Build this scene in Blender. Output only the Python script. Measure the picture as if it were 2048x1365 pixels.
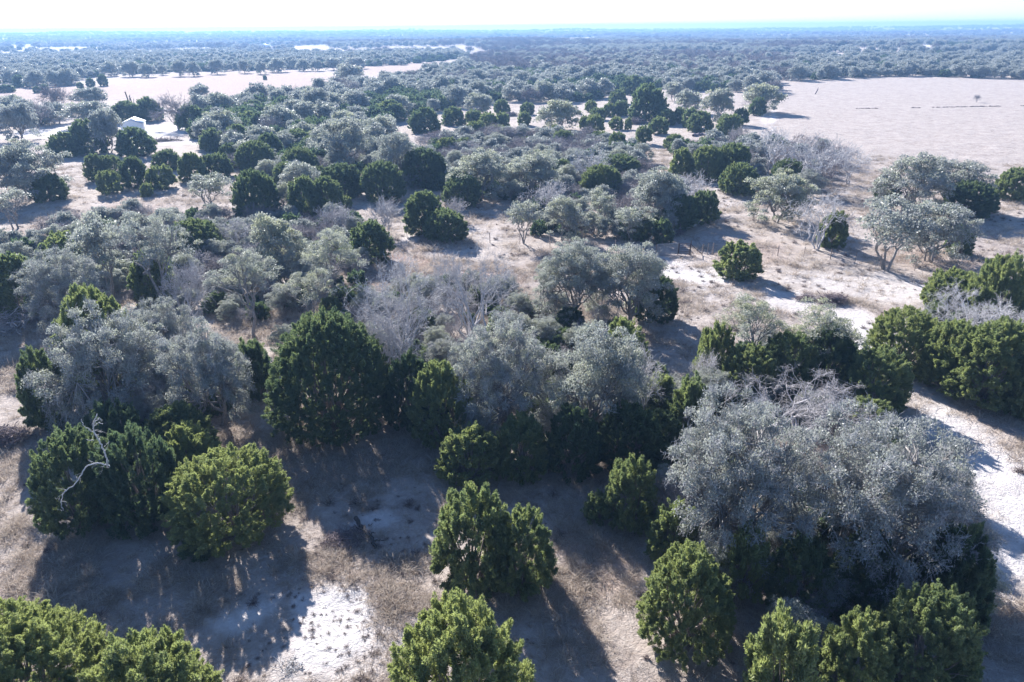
import bpy, math, random
import numpy as np
from mathutils import Vector, Matrix

for o in list(bpy.data.objects):
    bpy.data.objects.remove(o)
SC = bpy.context.scene
COL = SC.collection

# ------------------------------------------------------------------ camera
CAM_H = 25.0
PITCH, ROLL = math.radians(23.95), math.radians(0.45)
cam = bpy.data.cameras.new('camera')
cam.sensor_width = 36.0
cam.lens = 36.0 * 1410.0 / 2048.0
cam.clip_start = 0.5
cam.clip_end = 30000.0
camo = bpy.data.objects.new('camera', cam)
COL.objects.link(camo)
cr, sr = math.cos(ROLL), math.sin(ROLL)
cp, sp = math.cos(PITCH), math.sin(PITCH)
X = Vector((1, 0, 0)); U = Vector((0, sp, cp)); F = Vector((0, cp, -sp))
R_ = cr * X - sr * U
U_ = sr * X + cr * U
camo.matrix_world = Matrix(((R_.x, U_.x, -F.x, 0), (R_.y, U_.y, -F.y, 0), (R_.z, U_.z, -F.z, CAM_H), (0, 0, 0, 1)))
SC.camera = camo

# ------------------------------------------------------------------ sky and sun
SUN_EL, SUN_AZ = math.radians(29.0), math.radians(-26.0)     # azimuth measured from +Y, negative = towards -X
world = bpy.data.worlds.new('World')
SC.world = world
world.use_nodes = True
wn = world.node_tree
bg = wn.nodes['Background']
sky = wn.nodes.new('ShaderNodeTexSky')
sky.sky_type = 'NISHITA'
sky.sun_disc = False
sky.sun_elevation = SUN_EL
sky.sun_rotation = SUN_AZ
sky.altitude = 300.0
sky.air_density = 1.0
sky.dust_density = 0.25
sky.ozone_density = 3.0
tint = wn.nodes.new('ShaderNodeMix'); tint.data_type = 'RGBA'; tint.blend_type = 'MULTIPLY'
tint.inputs[0].default_value = 1.0
tint.inputs[7].default_value = (0.86, 0.96, 1.16, 1)
wn.links.new(sky.outputs[0], tint.inputs[6])
wn.links.new(tint.outputs[2], bg.inputs[0])
bg.inputs[1].default_value = 0.067
sl = bpy.data.lights.new('sun', 'SUN')
sl.energy = 5.0
sl.angle = math.radians(0.53)
sl.color = (1.0, 0.962, 0.938)
slo = bpy.data.objects.new('sun', sl)
COL.objects.link(slo)
SUN_DIR = Vector((math.sin(SUN_AZ) * math.cos(SUN_EL), math.cos(SUN_AZ) * math.cos(SUN_EL), math.sin(SUN_EL)))
slo.rotation_euler = SUN_DIR.to_track_quat('Z', 'Y').to_euler()
slo.location = SUN_DIR * 200
SC.view_settings.view_transform = 'Standard'
SC.view_settings.look = 'None'
SC.view_settings.gamma = 1.0
SC.view_settings.exposure = 1.6
SC.cycles.max_bounces = 8
SC.cycles.diffuse_bounces = 5
SC.cycles.transmission_bounces = 5
SC.cycles.volume_bounces = 0
SC.cycles.transparent_max_bounces = 8
SC.cycles.use_denoising = True
SC.cycles.sample_clamp_direct = 6.0
SC.cycles.sample_clamp_indirect = 3.0

# ------------------------------------------------------------------ small helpers
def nrm(a):
    return a / np.maximum(np.linalg.norm(a, axis=-1, keepdims=True), 1e-9)

class MB:
    """collects vertices, faces, one float per vertex, and a material slot per face"""
    def __init__(s):
        s.v = []; s.q = []; s.t = []; s.tint = []; s.qm = []; s.tm = []; s.n = 0
    def add(s, V, Q=None, T=None, mat=0, tint=0.5):
        V = np.asarray(V, dtype=np.float32).reshape(-1, 3)
        if Q is not None:
            Q = np.asarray(Q, dtype=np.int64).reshape(-1, 4); s.q.append(Q + s.n); s.qm.append(np.full(len(Q), mat))
        if T is not None:
            T = np.asarray(T, dtype=np.int64).reshape(-1, 3); s.t.append(T + s.n); s.tm.append(np.full(len(T), mat))
        s.v.append(V)
        s.tint.append(np.broadcast_to(np.asarray(tint, dtype=np.float32), (len(V),)))
        s.n += len(V)
    def tubes(s, P, R, n=4, mat=0, tint=0.5, rng=None):
        """P (B,K,3) polylines, R (B,K) radii"""
        P = np.asarray(P, float); R = np.asarray(R, float)
        B, K = P.shape[:2]
        if B == 0:
            return
        T = nrm(np.gradient(P, axis=1))
        ax = P[:, -1] - P[:, 0]
        ref = np.where((np.abs(nrm(ax)[:, 2:3]) > 0.7), np.array([[1.0, 0.13, 0]]), np.array([[0, 0.1, 1.0]]))
        A = nrm(np.cross(T, ref[:, None, :])); C = np.cross(T, A)
        ang = np.arange(n) * 2 * np.pi / n
        ring = P[:, :, None, :] + R[:, :, None, None] * (np.cos(ang)[None, None, :, None] * A[:, :, None, :] + np.sin(ang)[None, None, :, None] * C[:, :, None, :])
        idx = np.arange(B * K * n).reshape(B, K, n)
        a = idx[:, :-1]; b = idx[:, 1:]
        Q = np.stack([a, np.roll(a, -1, 2), np.roll(b, -1, 2), b], -1).reshape(-1, 4)
        s.add(ring.reshape(-1, 3), Q=Q, mat=mat, tint=tint)
    def box(s, c, d, rz=0.0, mat=0):
        c = np.array(c, float); d = np.array(d, float) / 2
        V = np.array([[x, y, z] for z in (-1, 1) for y in (-1, 1) for x in (-1, 1)], float) * d
        k, w = math.cos(rz), math.sin(rz)
        V = np.stack([V[:, 0] * k - V[:, 1] * w, V[:, 0] * w + V[:, 1] * k, V[:, 2]], -1) + c
        s.add(V, Q=[[0, 2, 3, 1], [4, 5, 7, 6], [0, 1, 5, 4], [2, 6, 7, 3], [0, 4, 6, 2], [1, 3, 7, 5]], mat=mat)
    def mesh(s, name, mats, smooth=False):
        V = np.concatenate(s.v) if s.v else np.zeros((0, 3), np.float32)
        q = np.concatenate(s.q) if s.q else np.zeros((0, 4), int)
        t = np.concatenate(s.t) if s.t else np.zeros((0, 3), int)
        m = bpy.data.meshes.new(name)
        m.vertices.add(len(V)); m.vertices.foreach_set('co', V.ravel())
        loops = np.concatenate([q.ravel(), t.ravel()]).astype(np.int32)
        m.loops.add(len(loops)); m.loops.foreach_set('vertex_index', loops)
        nf = len(q) + len(t)
        m.polygons.add(nf)
        st = np.concatenate([np.arange(len(q)) * 4, len(q) * 4 + np.arange(len(t)) * 3]).astype(np.int32)
        m.polygons.foreach_set('loop_start', st)
        mi = np.concatenate(s.qm + s.tm).astype(np.int32) if nf else np.zeros(0, np.int32)
        m.polygons.foreach_set('material_index', mi)
        at = m.attributes.new('tint', 'FLOAT', 'POINT')
        at.data.foreach_set('value', np.concatenate(s.tint).astype(np.float32))
        for x in mats:
            m.materials.append(x)
        m.update(calc_edges=True)
        if smooth:
            m.polygons.foreach_set('use_smooth', np.ones(nf, bool))
        return m

def new_obj(name, data, parent=None):
    o = bpy.data.objects.new(name, data)
    COL.objects.link(o)
    if parent is not None:
        o.parent = parent
    return o

def tag(o, label=None, cat=None, group=None, kind=None):
    if label: o['label'] = label
    if cat: o['category'] = cat
    if group: o['group'] = group
    if kind: o['kind'] = kind
    return o

def vnoise(x, y, seed=0):
    xi = np.floor(x).astype(np.int64); yi = np.floor(y).astype(np.int64)
    fx = x - xi; fy = y - yi
    fx = fx * fx * (3 - 2 * fx); fy = fy * fy * (3 - 2 * fy)
    def h(a, b):
        n = (a * 374761393 + b * 668265263 + seed * 974634777) & 0xFFFFFFFF
        n = ((n ^ (n >> 13)) * 1274126177) & 0xFFFFFFFF
        return ((n ^ (n >> 16)) & 0xFFFF) / 65535.0
    return (h(xi, yi) * (1 - fx) + h(xi + 1, yi) * fx) * (1 - fy) + (h(xi, yi + 1) * (1 - fx) + h(xi + 1, yi + 1) * fx) * fy

def fbm(x, y, seed=0, oct=4):
    s = 0; a = 0.5; tot = 0
    for k in range(oct):
        s = s + a * vnoise(x * 2 ** k, y * 2 ** k, seed + k); tot += a; a *= 0.55
    return s / tot

def sstep(a, b, x):
    t = np.clip((x - a) / (b - a), 0, 1)
    return t * t * (3 - 2 * t)

# ------------------------------------------------------------------ materials
def mat_new(name):
    m = bpy.data.materials.new(name)
    m.use_nodes = True
    n = m.node_tree
    for x in list(n.nodes):
        n.nodes.remove(x)
    out = n.nodes.new('ShaderNodeOutputMaterial')
    return m, n, out

def node(n, t, **kw):
    x = n.nodes.new(t)
    for k, v in kw.items():
        setattr(x, k, v)
    return x

def mixc(n, fac, a, b, blend='MIX'):
    x = n.nodes.new('ShaderNodeMix'); x.data_type = 'RGBA'; x.blend_type = blend
    for s, v in ((0, fac), (6, a), (7, b)):
        if hasattr(v, 'is_linked'):
            n.links.new(v, x.inputs[s])
        elif isinstance(v, (int, float)):
            x.inputs[s].default_value = v
        else:
            x.inputs[s].default_value = (*v, 1)
    return x.outputs[2]

def math_(n, op, a, b=None, c=None, clamp=False):
    x = n.nodes.new('ShaderNodeMath'); x.operation = op; x.use_clamp = clamp
    for i, v in enumerate((a, b, c)):
        if v is None: continue
        if hasattr(v, 'is_linked'): n.links.new(v, x.inputs[i])
        else: x.inputs[i].default_value = v
    return x.outputs[0]

def leaf_material(name, dark, mid, bright, rough, transl, spec=0.5, tcol=None):
    m, n, out = mat_new(name)
    at = node(n, 'ShaderNodeAttribute', attribute_name='tint')
    oi = node(n, 'ShaderNodeObjectInfo')
    sep = node(n, 'ShaderNodeSeparateColor')
    n.links.new(oi.outputs['Color'], sep.inputs[0])
    f = math_(n, 'MULTIPLY_ADD', at.outputs['Fac'], 0.75, -0.375)
    f = math_(n, 'ADD', f, sep.outputs[0])
    f = math_(n, 'ADD', f, math_(n, 'MULTIPLY_ADD', oi.outputs['Random'], 0.14, -0.07), clamp=True)
    rp = node(n, 'ShaderNodeValToRGB')
    e = rp.color_ramp.elements
    e[0].position = 0.0; e[0].color = (*dark, 1)
    e[1].position = 1.0; e[1].color = (*bright, 1)
    k = e.new(0.5); k.color = (*mid, 1)
    n.links.new(f, rp.inputs[0])
    p = node(n, 'ShaderNodeBsdfPrincipled')
    n.links.new(rp.outputs[0], p.inputs['Base Color'])
    p.inputs['Roughness'].default_value = rough
    p.inputs['Specular IOR Level'].default_value = spec
    tr = node(n, 'ShaderNodeBsdfTranslucent')
    n.links.new(mixc(n, 1.0, rp.outputs[0], tcol or (1.18, 1.25, 0.85), 'MULTIPLY'), tr.inputs[0])
    ms = node(n, 'ShaderNodeMixShader')
    ms.inputs[0].default_value = transl
    n.links.new(p.outputs[0], ms.inputs[1]); n.links.new(tr.outputs[0], ms.inputs[2])
    n.links.new(ms.outputs[0], out.inputs[0])
    return m

def bark_material(name, a, b, scale=9.0, dull=None):
    m, n, out = mat_new(name)
    tc = node(n, 'ShaderNodeTexCoord')
    nz = node(n, 'ShaderNodeTexNoise'); nz.inputs['Scale'].default_value = scale; nz.inputs['Detail'].default_value = 4
    n.links.new(tc.outputs['Object'], nz.inputs['Vector'])
    f = math_(n, 'MULTIPLY_ADD', nz.outputs[0], 2.2, -0.6, clamp=True)
    c = mixc(n, f, a, b)
    if dull:          # each tree's own wood tone, from grey brown to bleached
        oi = node(n, 'ShaderNodeObjectInfo'); sp_ = node(n, 'ShaderNodeSeparateColor')
        n.links.new(oi.outputs['Color'], sp_.inputs[0])
        c = mixc(n, math_(n, 'MULTIPLY_ADD', sp_.outputs[0], 1.35, -0.1, clamp=True), dull, c)
    p = node(n, 'ShaderNodeBsdfPrincipled'); p.inputs['Roughness'].default_value = 0.85
    n.links.new(c, p.inputs['Base Color'])
    bm = node(n, 'ShaderNodeBump'); bm.inputs['Strength'].default_value = 0.4; bm.inputs['Distance'].default_value = 0.03
    n.links.new(nz.outputs[0], bm.inputs['Height']); n.links.new(bm.outputs[0], p.inputs['Normal'])
    n.links.new(p.outputs[0], out.inputs[0])
    return m

def plain_material(name, col, rough=0.6, metal=0.0, vary=0.12, scale=6.0):
    m, n, out = mat_new(name)
    tc = node(n, 'ShaderNodeTexCoord')
    nz = node(n, 'ShaderNodeTexNoise'); nz.inputs['Scale'].default_value = scale; nz.inputs['Detail'].default_value = 5
    n.links.new(tc.outputs['Object'], nz.inputs['Vector'])
    c = mixc(n, nz.outputs[0], tuple(x * (1 - vary) for x in col), tuple(min(1, x * (1 + vary)) for x in col))
    p = node(n, 'ShaderNodeBsdfPrincipled'); p.inputs['Roughness'].default_value = rough; p.inputs['Metallic'].default_value = metal
    n.links.new(c, p.inputs['Base Color'])
    n.links.new(p.outputs[0], out.inputs[0])
    return m

M_JUN = leaf_material('juniper_foliage', (0.090, 0.132, 0.092), (0.178, 0.218, 0.122), (0.300, 0.325, 0.150), 0.62, 0.46, 0.30)
M_OAK = leaf_material('oak_foliage', (0.275, 0.287, 0.290), (0.335, 0.348, 0.318), (0.375, 0.380, 0.255), 0.48, 0.42, 0.5, (1.05, 1.08, 0.95))
M_TWIG = bark_material('lichen_twig', (0.36, 0.355, 0.35), (0.55, 0.54, 0.54), 14)
M_BARE = bark_material('bare_branch', (0.40, 0.385, 0.385), (0.60, 0.58, 0.58), 10, (0.17, 0.14, 0.145))
M_OBARK = bark_material('oak_bark', (0.15, 0.135, 0.125), (0.32, 0.30, 0.285), 8)
M_JBARK = bark_material('juniper_bark', (0.16, 0.13, 0.11), (0.30, 0.26, 0.24), 8)
M_WHITE = bark_material('bleached_wood', (0.36, 0.355, 0.35), (0.56, 0.545, 0.535), 6)
M_BRUSH = bark_material('cut_brush', (0.10, 0.075, 0.075), (0.26, 0.21, 0.22), 5)
M_CHAR = bark_material('charred_wood', (0.020, 0.018, 0.018), (0.07, 0.06, 0.055), 7)

# ------------------------------------------------------------------ terrain
SOIL = [
    (-8.4, 24.6, 2.32, 2.50, 0.33, 1.00),
    (-8.5, 22.6, 3.61, 2.09, 0.36, 0.50),
    (-12.5, 25.1, 1.41, 0.90, 0.46, 0.85),
    (-7.8, 31.7, 1.52, 1.10, 0.24, 0.75),
    (-5.1, 23.2, 2.44, 1.83, 0.22, 0.40),
    (20.7, 73.5, 5.21, 3.15, -0.27, 1.00),
    (17.7, 77.9, 3.17, 2.68, -0.22, 0.70),
    (23.2, 67.4, 6.62, 3.05, -0.33, 0.45),
    (14.3, 60.9, 2.80, 3.14, -0.23, 0.30),
    (26.8, 65.9, 4.49, 3.73, -0.39, 0.60),
    (31.4, 60.5, 2.55, 4.00, -0.48, 0.85),
    (29.9, 53.9, 1.47, 4.43, -0.51, 0.95),
    (29.9, 48.3, 1.35, 3.29, -0.55, 0.80),
    (29.6, 42.3, 1.90, 3.10, -0.61, 0.80),
    (29.5, 36.8, 1.71, 3.21, -0.68, 0.85),
    (27.7, 31.5, 1.24, 3.35, -0.72, 0.90),
    (36.4, 69.4, 8.61, 4.23, -0.48, 0.55),
    (42.6, 65.6, 3.98, 3.99, -0.58, 0.60),
    (33.0, 58.1, 4.49, 3.16, -0.52, 0.50),
    (30.2, 54.9, 2.35, 3.99, -0.50, 0.65),
    (30.9, 46.7, 1.69, 4.06, -0.58, 0.45),
    (29.8, 39.7, 2.14, 3.20, -0.64, 0.50),
    (29.2, 35.2, 2.25, 3.93, -0.69, 0.70),
    (24.8, 27.9, 1.39, 3.45, -0.73, 0.85),
    (28.0, 35.7, 1.37, 3.66, -0.67, 0.50),
    (41.7, 71.7, 5.36, 1.82, -0.53, 0.50),
    (-122.6, 201.2, 13.76, 13.60, 0.55, 1.00),
    (-94.3, 199.5, 11.61, 15.03, 0.44, 0.90),
    (-80.9, 177.7, 6.12, 6.43, 0.43, 0.60),
    (-121.3, 214.3, 8.76, 10.95, 0.52, 0.90),
    (-5.5, 91.1, 4.63, 6.21, 0.06, 0.35),
    (-7.2, 83.1, 3.66, 3.17, 0.09, 0.35),
    (-30.6, 67.2, 3.55, 3.12, 0.43, 0.40),
    (34.5, 116.0, 3.71, 16.10, -0.29, 0.35),
    (21.1, 161.0, 8.92, 14.23, -0.13, 0.30),
    (42.9, 89.6, 3.92, 7.89, -0.45, 0.25),
    (-13.1, 88.9, 1.30, 4.79, 0.15, 0.55),
    (-20.9, 73.2, 3.28, 3.47, 0.28, 0.30),
    (11.9, 98.5, 3.55, 5.74, -0.12, 0.40),
    (78.0, 218.4, 1.19, 19.91, -0.34, 0.80),
    (77.5, 223.6, 1.07, 27.85, -0.33, 0.50),
    (99.9, 1519.7, 69.45, 197.92, -0.07, 0.90),
    (-29.1, 1520.8, 54.61, 140.19, 0.02, 0.80),
    (532.7, 3023.7, 59.01, 452.48, -0.17, 0.80),
    (283.8, 939.5, 21.56, 56.04, -0.29, 0.70),
    (451.7, 827.9, 8.16, 135.22, -0.50, 0.70),
    (254.4, 505.1, 10.04, 35.34, -0.47, 0.60),
    (-367.7, 1223.9, 52.03, 114.00, 0.29, 0.60),
    (-212.7, 853.7, 22.42, 73.49, 0.24, 0.50),
    (-451.3, 1077.8, 38.82, 122.94, 0.40, 0.50)]
RUST = [
    (-200.6, 332.8, 55.73, 56.22, 0.54, 0.75),
    (-141.3, 392.6, 65.42, 133.73, 0.35, 0.75),
    (-78.0, 536.6, 46.15, 111.93, 0.14, 0.75),
    (-12.4, 74.7, 7.23, 7.99, 0.16, 0.90),
    (-3.4, 72.8, 5.44, 5.02, 0.05, 0.80),
    (-14.3, 61.5, 3.76, 3.83, 0.23, 0.70),
    (3.5, 29.7, 1.45, 1.19, -0.12, 0.70),
    (4.4, 28.1, 2.04, 2.21, -0.15, 0.50),
    (14.3, 46.2, 1.30, 2.41, -0.30, 0.90),
    (-19.0, 65.5, 2.98, 4.31, 0.28, 0.60),
    (-23.3, 26.0, 2.17, 2.32, 0.73, 0.45),
    (-58.6, 90.2, 7.88, 11.32, 0.58, 0.45),
    (-9.0, 86.4, 5.06, 4.08, 0.10, 0.80),
    (29.2, 83.2, 4.89, 4.42, -0.34, 0.50),
    (48.1, 78.6, 5.82, 4.34, -0.55, 0.50),
    (-8.8, 29.0, 2.08, 1.17, 0.29, 0.40),
    (-10.0, 26.6, 1.46, 1.04, 0.36, 0.40),
    (33.5, 63.0, 2.88, 2.15, -0.49, 0.50),
    (-56.7, 103.6, 5.95, 10.50, 0.50, 0.40),
    (32.8, 43.6, 2.13, 2.07, -0.64, 0.40),
    (-43.2, 85.2, 6.24, 7.25, 0.47, 0.40)]
FIELDS = [[(52, 141), (66, 203), (78, 220), (139, 358), (174, 383), (218, 394), (249, 363), (287, 335), (98, 99), (75, 102), (75, 109), (72, 140)],
    [(-240, 292), (-225, 330), (-228, 399), (-244, 460), (-211, 461), (-159, 480), (-97, 526), (-42, 680), (-30, 599), (-53, 466), (-67, 360), (-79, 312), (-91, 294), (-118, 282), (-163, 296), (-185, 269), (-210, 254)],
    [(-113, 1452), (157, 1839), (133, 1450), (-103, 1314)],
    [(-410, 1307), (-318, 1352), (-252, 1072), (-336, 1071)],
    [(-258, 938), (-197, 942), (-161, 767), (-224, 794)]]
def zone(x, y, rows, seed, rag=0.55):
    m = np.zeros_like(x)
    n = fbm(x * 0.45, y * 0.45, seed, 4) - 0.5 + 0.6 * (fbm(x * 2.1, y * 2.1, seed + 9, 3) - 0.5)
    for cx, cy, rx, ry, rot, amt in rows:
        k, w = math.cos(rot), math.sin(rot)
        u = ((x - cx) * k + (y - cy) * w) / rx; v = (-(x - cx) * w + (y - cy) * k) / ry
        d = np.sqrt(u * u + v * v)
        near = d < 3
        val = np.zeros_like(x)
        val[near] = amt * sstep(1.25, 0.55, d[near] + rag * 2.0 * n[near])
        m = np.maximum(m, val)
    return m

def inpoly(x, y, poly):
    c = np.zeros(x.shape, bool)
    j = len(poly) - 1
    for i in range(len(poly)):
        xi, yi = poly[i]; xj, yj = poly[j]
        if yi != yj:
            hit = ((yi > y) != (yj > y)) & (x < (xj - xi) * (y - yi) / (yj - yi) + xi)
            c ^= hit
        j = i
    return c

def height(x, y):
    r = np.hypot(x, y); az = np.arctan2(x, y)
    z = sstep(620, 1100, r) * (fbm(x / 420.0, y / 420.0, 41, 3) - 0.5) * 13.0
    rc = 2300 + 500 * np.exp(-((az - 0.12) / 0.28) ** 2)
    z = z - np.clip(r - rc, 0, None) * 0.0015
    z = z + sstep(2300, 4600, r) * (fbm(x / 1500.0, y / 1500.0, 17, 3) - 0.38) * 70.0
    z = np.clip(z, -130, 31)
    return z

def ground_z(x, y):
    return float(height(np.array([float(x)]), np.array([float(y)]))[0])

def build_ground():
    a1 = np.linspace(-0.95, 0.95, 560)
    a2 = np.linspace(0.95, 2 * np.pi - 0.95, 60)[1:-1]
    az = np.concatenate([a1, a2]); na = len(az)
    rad = np.geomspace(4.0, 5400.0, 440); nr = len(rad)
    RR, AA = np.meshgrid(rad, az, indexing='ij')
    x = RR * np.sin(AA); y = RR * np.cos(AA)
    z = height(x, y)
    bump = (fbm(x * 0.9, y * 0.9, 3, 3) - 0.5) * 0.16 + (fbm(x * 0.12, y * 0.12, 8, 3) - 0.5) * 0.45
    z = z + bump * sstep(400, 60, RR)
    V = np.stack([x, y, z], -1).reshape(-1, 3)
    V = np.concatenate([V, [[0, 0, 0]]])
    idx = np.arange(nr * na).reshape(nr, na)
    a = idx[:-1]; b = idx[1:]
    Q = np.stack([a, b, np.roll(b, -1, 1), np.roll(a, -1, 1)], -1).reshape(-1, 4)
    c = len(V) - 1
    T = np.stack([np.full(na, c), idx[0], np.roll(idx[0], -1)], -1)
    mb = MB(); mb.add(V, Q=Q, T=T)
    xs, ys = V[:, 0].astype(float), V[:, 1].astype(float)
    soil = zone(xs, ys, SOIL, 21)
    rust = zone(xs, ys, RUST, 33)
    field = np.zeros_like(xs)
    for poly, wt in zip(FIELDS, (1.0, 1.0, 0.6, 0.8, 0.8)):
        field = np.maximum(field, wt * inpoly(xs + 6 * (vnoise(xs * .1, ys * .1, 5) - .5), ys + 8 * (vnoise(xs * .08, ys * .08, 6) - .5), poly).astype(float))
    m = mb.mesh('ground', [M_GROUND], smooth=True)
    ca = m.attributes.new('cover', 'FLOAT_COLOR', 'POINT')
    ca.data.foreach_set('color', np.stack([soil, rust, field, np.ones_like(soil)], -1).astype(np.float32).ravel())
    o = new_obj('ground', m)
    tag(o, 'dry winter ranch land of pale grass and bare caliche soil', 'ground', kind='structure')
    return o

def ground_material():
    m, n, out = mat_new('dry_ground')
    geo = node(n, 'ShaderNodeNewGeometry')
    cov = node(n, 'ShaderNodeAttribute', attribute_name='cover')
    sep = node(n, 'ShaderNodeSeparateColor'); n.links.new(cov.outputs['Color'], sep.inputs[0])
    def noise(scale, detail=5, rough=0.6, dist=0.0):
        x = node(n, 'ShaderNodeTexNoise'); x.inputs['Scale'].default_value = scale; x.inputs['Detail'].default_value = detail
        x.inputs['Roughness'].default_value = rough; x.inputs['Distortion'].default_value = dist
        n.links.new(geo.outputs['Position'], x.inputs['Vector'])
        return x.outputs[0]
    def con(v, a, b):
        return math_(n, 'MULTIPLY_ADD', v, 1 / (b - a), -a / (b - a), clamp=True)
    big = noise(0.045, 4); midn = noise(0.33, 5, 0.65, 0.6); fine = noise(2.4, 6, 0.7, 0.5); grit = noise(9.0, 4, 0.75)
    straw = mixc(n, con(midn, 0.35, 0.65), (0.270, 0.222, 0.194), (0.440, 0.382, 0.340))
    straw = mixc(n, con(big, 0.42, 0.62), straw, mixc(n, con(fine, 0.3, 0.7), (0.33, 0.277, 0.238), (0.46, 0.402, 0.358)))
    straw = mixc(n, math_(n, 'MULTIPLY', con(fine, 0.52, 0.72), 0.7), straw, (0.51, 0.457, 0.410))
    straw = mixc(n, math_(n, 'MULTIPLY', con(grit, 0.56, 0.74), 0.55), straw, (0.125, 0.095, 0.090))
    rust = mixc(n, con(fine, 0.3, 0.7), (0.250, 0.165, 0.130), (0.40, 0.285, 0.225))
    c = straw
    fld = mixc(n, con(midn, 0.35, 0.65), (0.255, 0.210, 0.185), (0.40, 0.345, 0.310))
    fld = mixc(n, con(fine, 0.35, 0.65), fld, (0.46, 0.405, 0.365))
    fld = mixc(n, math_(n, 'MULTIPLY', con(noise(0.40, 7, 0.8, 1.5), 0.47, 0.64), 0.55), fld, (0.19, 0.150, 0.130))
    c = mixc(n, sep.outputs[2], c, fld)
    c = mixc(n, math_(n, 'MULTIPLY', sep.outputs[1], con(midn, 0.2, 0.55)), c, rust)
    soil = mixc(n, con(fine, 0.3, 0.7), (0.50, 0.462, 0.440), (0.66, 0.625, 0.60))
    soil = mixc(n, math_(n, 'MULTIPLY', con(grit, 0.60, 0.72), 0.5), soil, (0.33, 0.27, 0.25))
    # thin natural bald spots between the grass as well
    bald = math_(n, 'MULTIPLY', con(noise(0.21, 5, 0.7, 0.8), 0.585, 0.68), math_(n, 'MULTIPLY_ADD', sep.outputs[2], -0.38, 0.45))
    sf = math_(n, 'MAXIMUM', sep.outputs[0], bald, clamp=True)
    c = mixc(n, sf, c, soil)
    p = node(n, 'ShaderNodeBsdfPrincipled'); p.inputs['Roughness'].default_value = 0.95
    p.inputs['Specular IOR Level'].default_value = 0.1
    n.links.new(c, p.inputs['Base Color'])
    hsum = math_(n, 'ADD', math_(n, 'MULTIPLY', fine, 1.0), math_(n, 'MULTIPLY', grit, 0.45))
    hsum = math_(n, 'ADD', hsum, math_(n, 'MULTIPLY', midn, 1.5))
    bm = node(n, 'ShaderNodeBump'); bm.inputs['Strength'].default_value = 0.9; bm.inputs['Distance'].default_value = 0.22
    n.links.new(hsum, bm.inputs['Height']); n.links.new(bm.outputs[0], p.inputs['Normal'])
    n.links.new(p.outputs[0], out.inputs[0])
    return m

M_GROUND = ground_material()
build_ground()

# ------------------------------------------------------------------ tree builders (metres)
def leaves(mb, c, d, ln, wd, rng, tint, mat=0):
    """small diamond leaves / sprays: centre c, axis d, random roll, a slight fold"""
    N = len(c)
    side = nrm(np.cross(d, rng.normal(size=(N, 3))))
    up = np.cross(d, side)
    ln = ln * rng.uniform(0.7, 1.3, (N, 1)); wd = wd * rng.uniform(0.7, 1.3, (N, 1))
    a = c - d * ln * 0.5; b = c + d * ln * 0.5
    m = c - d * ln * 0.08 + up * wd * 0.22
    V = np.stack([a, m + side * wd * 0.5, b, m - side * wd * 0.5], 1)
    idx = np.arange(N * 4).reshape(N, 4)
    mb.add(V.reshape(-1, 3), Q=idx, mat=mat, tint=np.repeat(tint, 4))

def sphere_dirs(rng, N, zmin=-1.0, zmax=1.0):
    z = rng.uniform(zmin, zmax, N); a = rng.uniform(0, 2 * np.pi, N)
    s = np.sqrt(1 - z * z)
    return np.stack([s * np.cos(a), s * np.sin(a), z], -1)

JL = {  # plumes per m2, plume size factor, tufts per plume, leaves per tuft, leaf length, leaf width, tuft length
    0: (6.2, 0.72, 7, 58, 0.122, 0.034, 0.30), 1: (4.6, 0.80, 6, 26, 0.20, 0.090, 0.40), 2: (2.3, 1.25, 5, 16, 0.38, 0.18, 0.58), 3: (0.9, 1.9, 4, 12, 0.60, 0.32, 0.9)}

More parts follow.
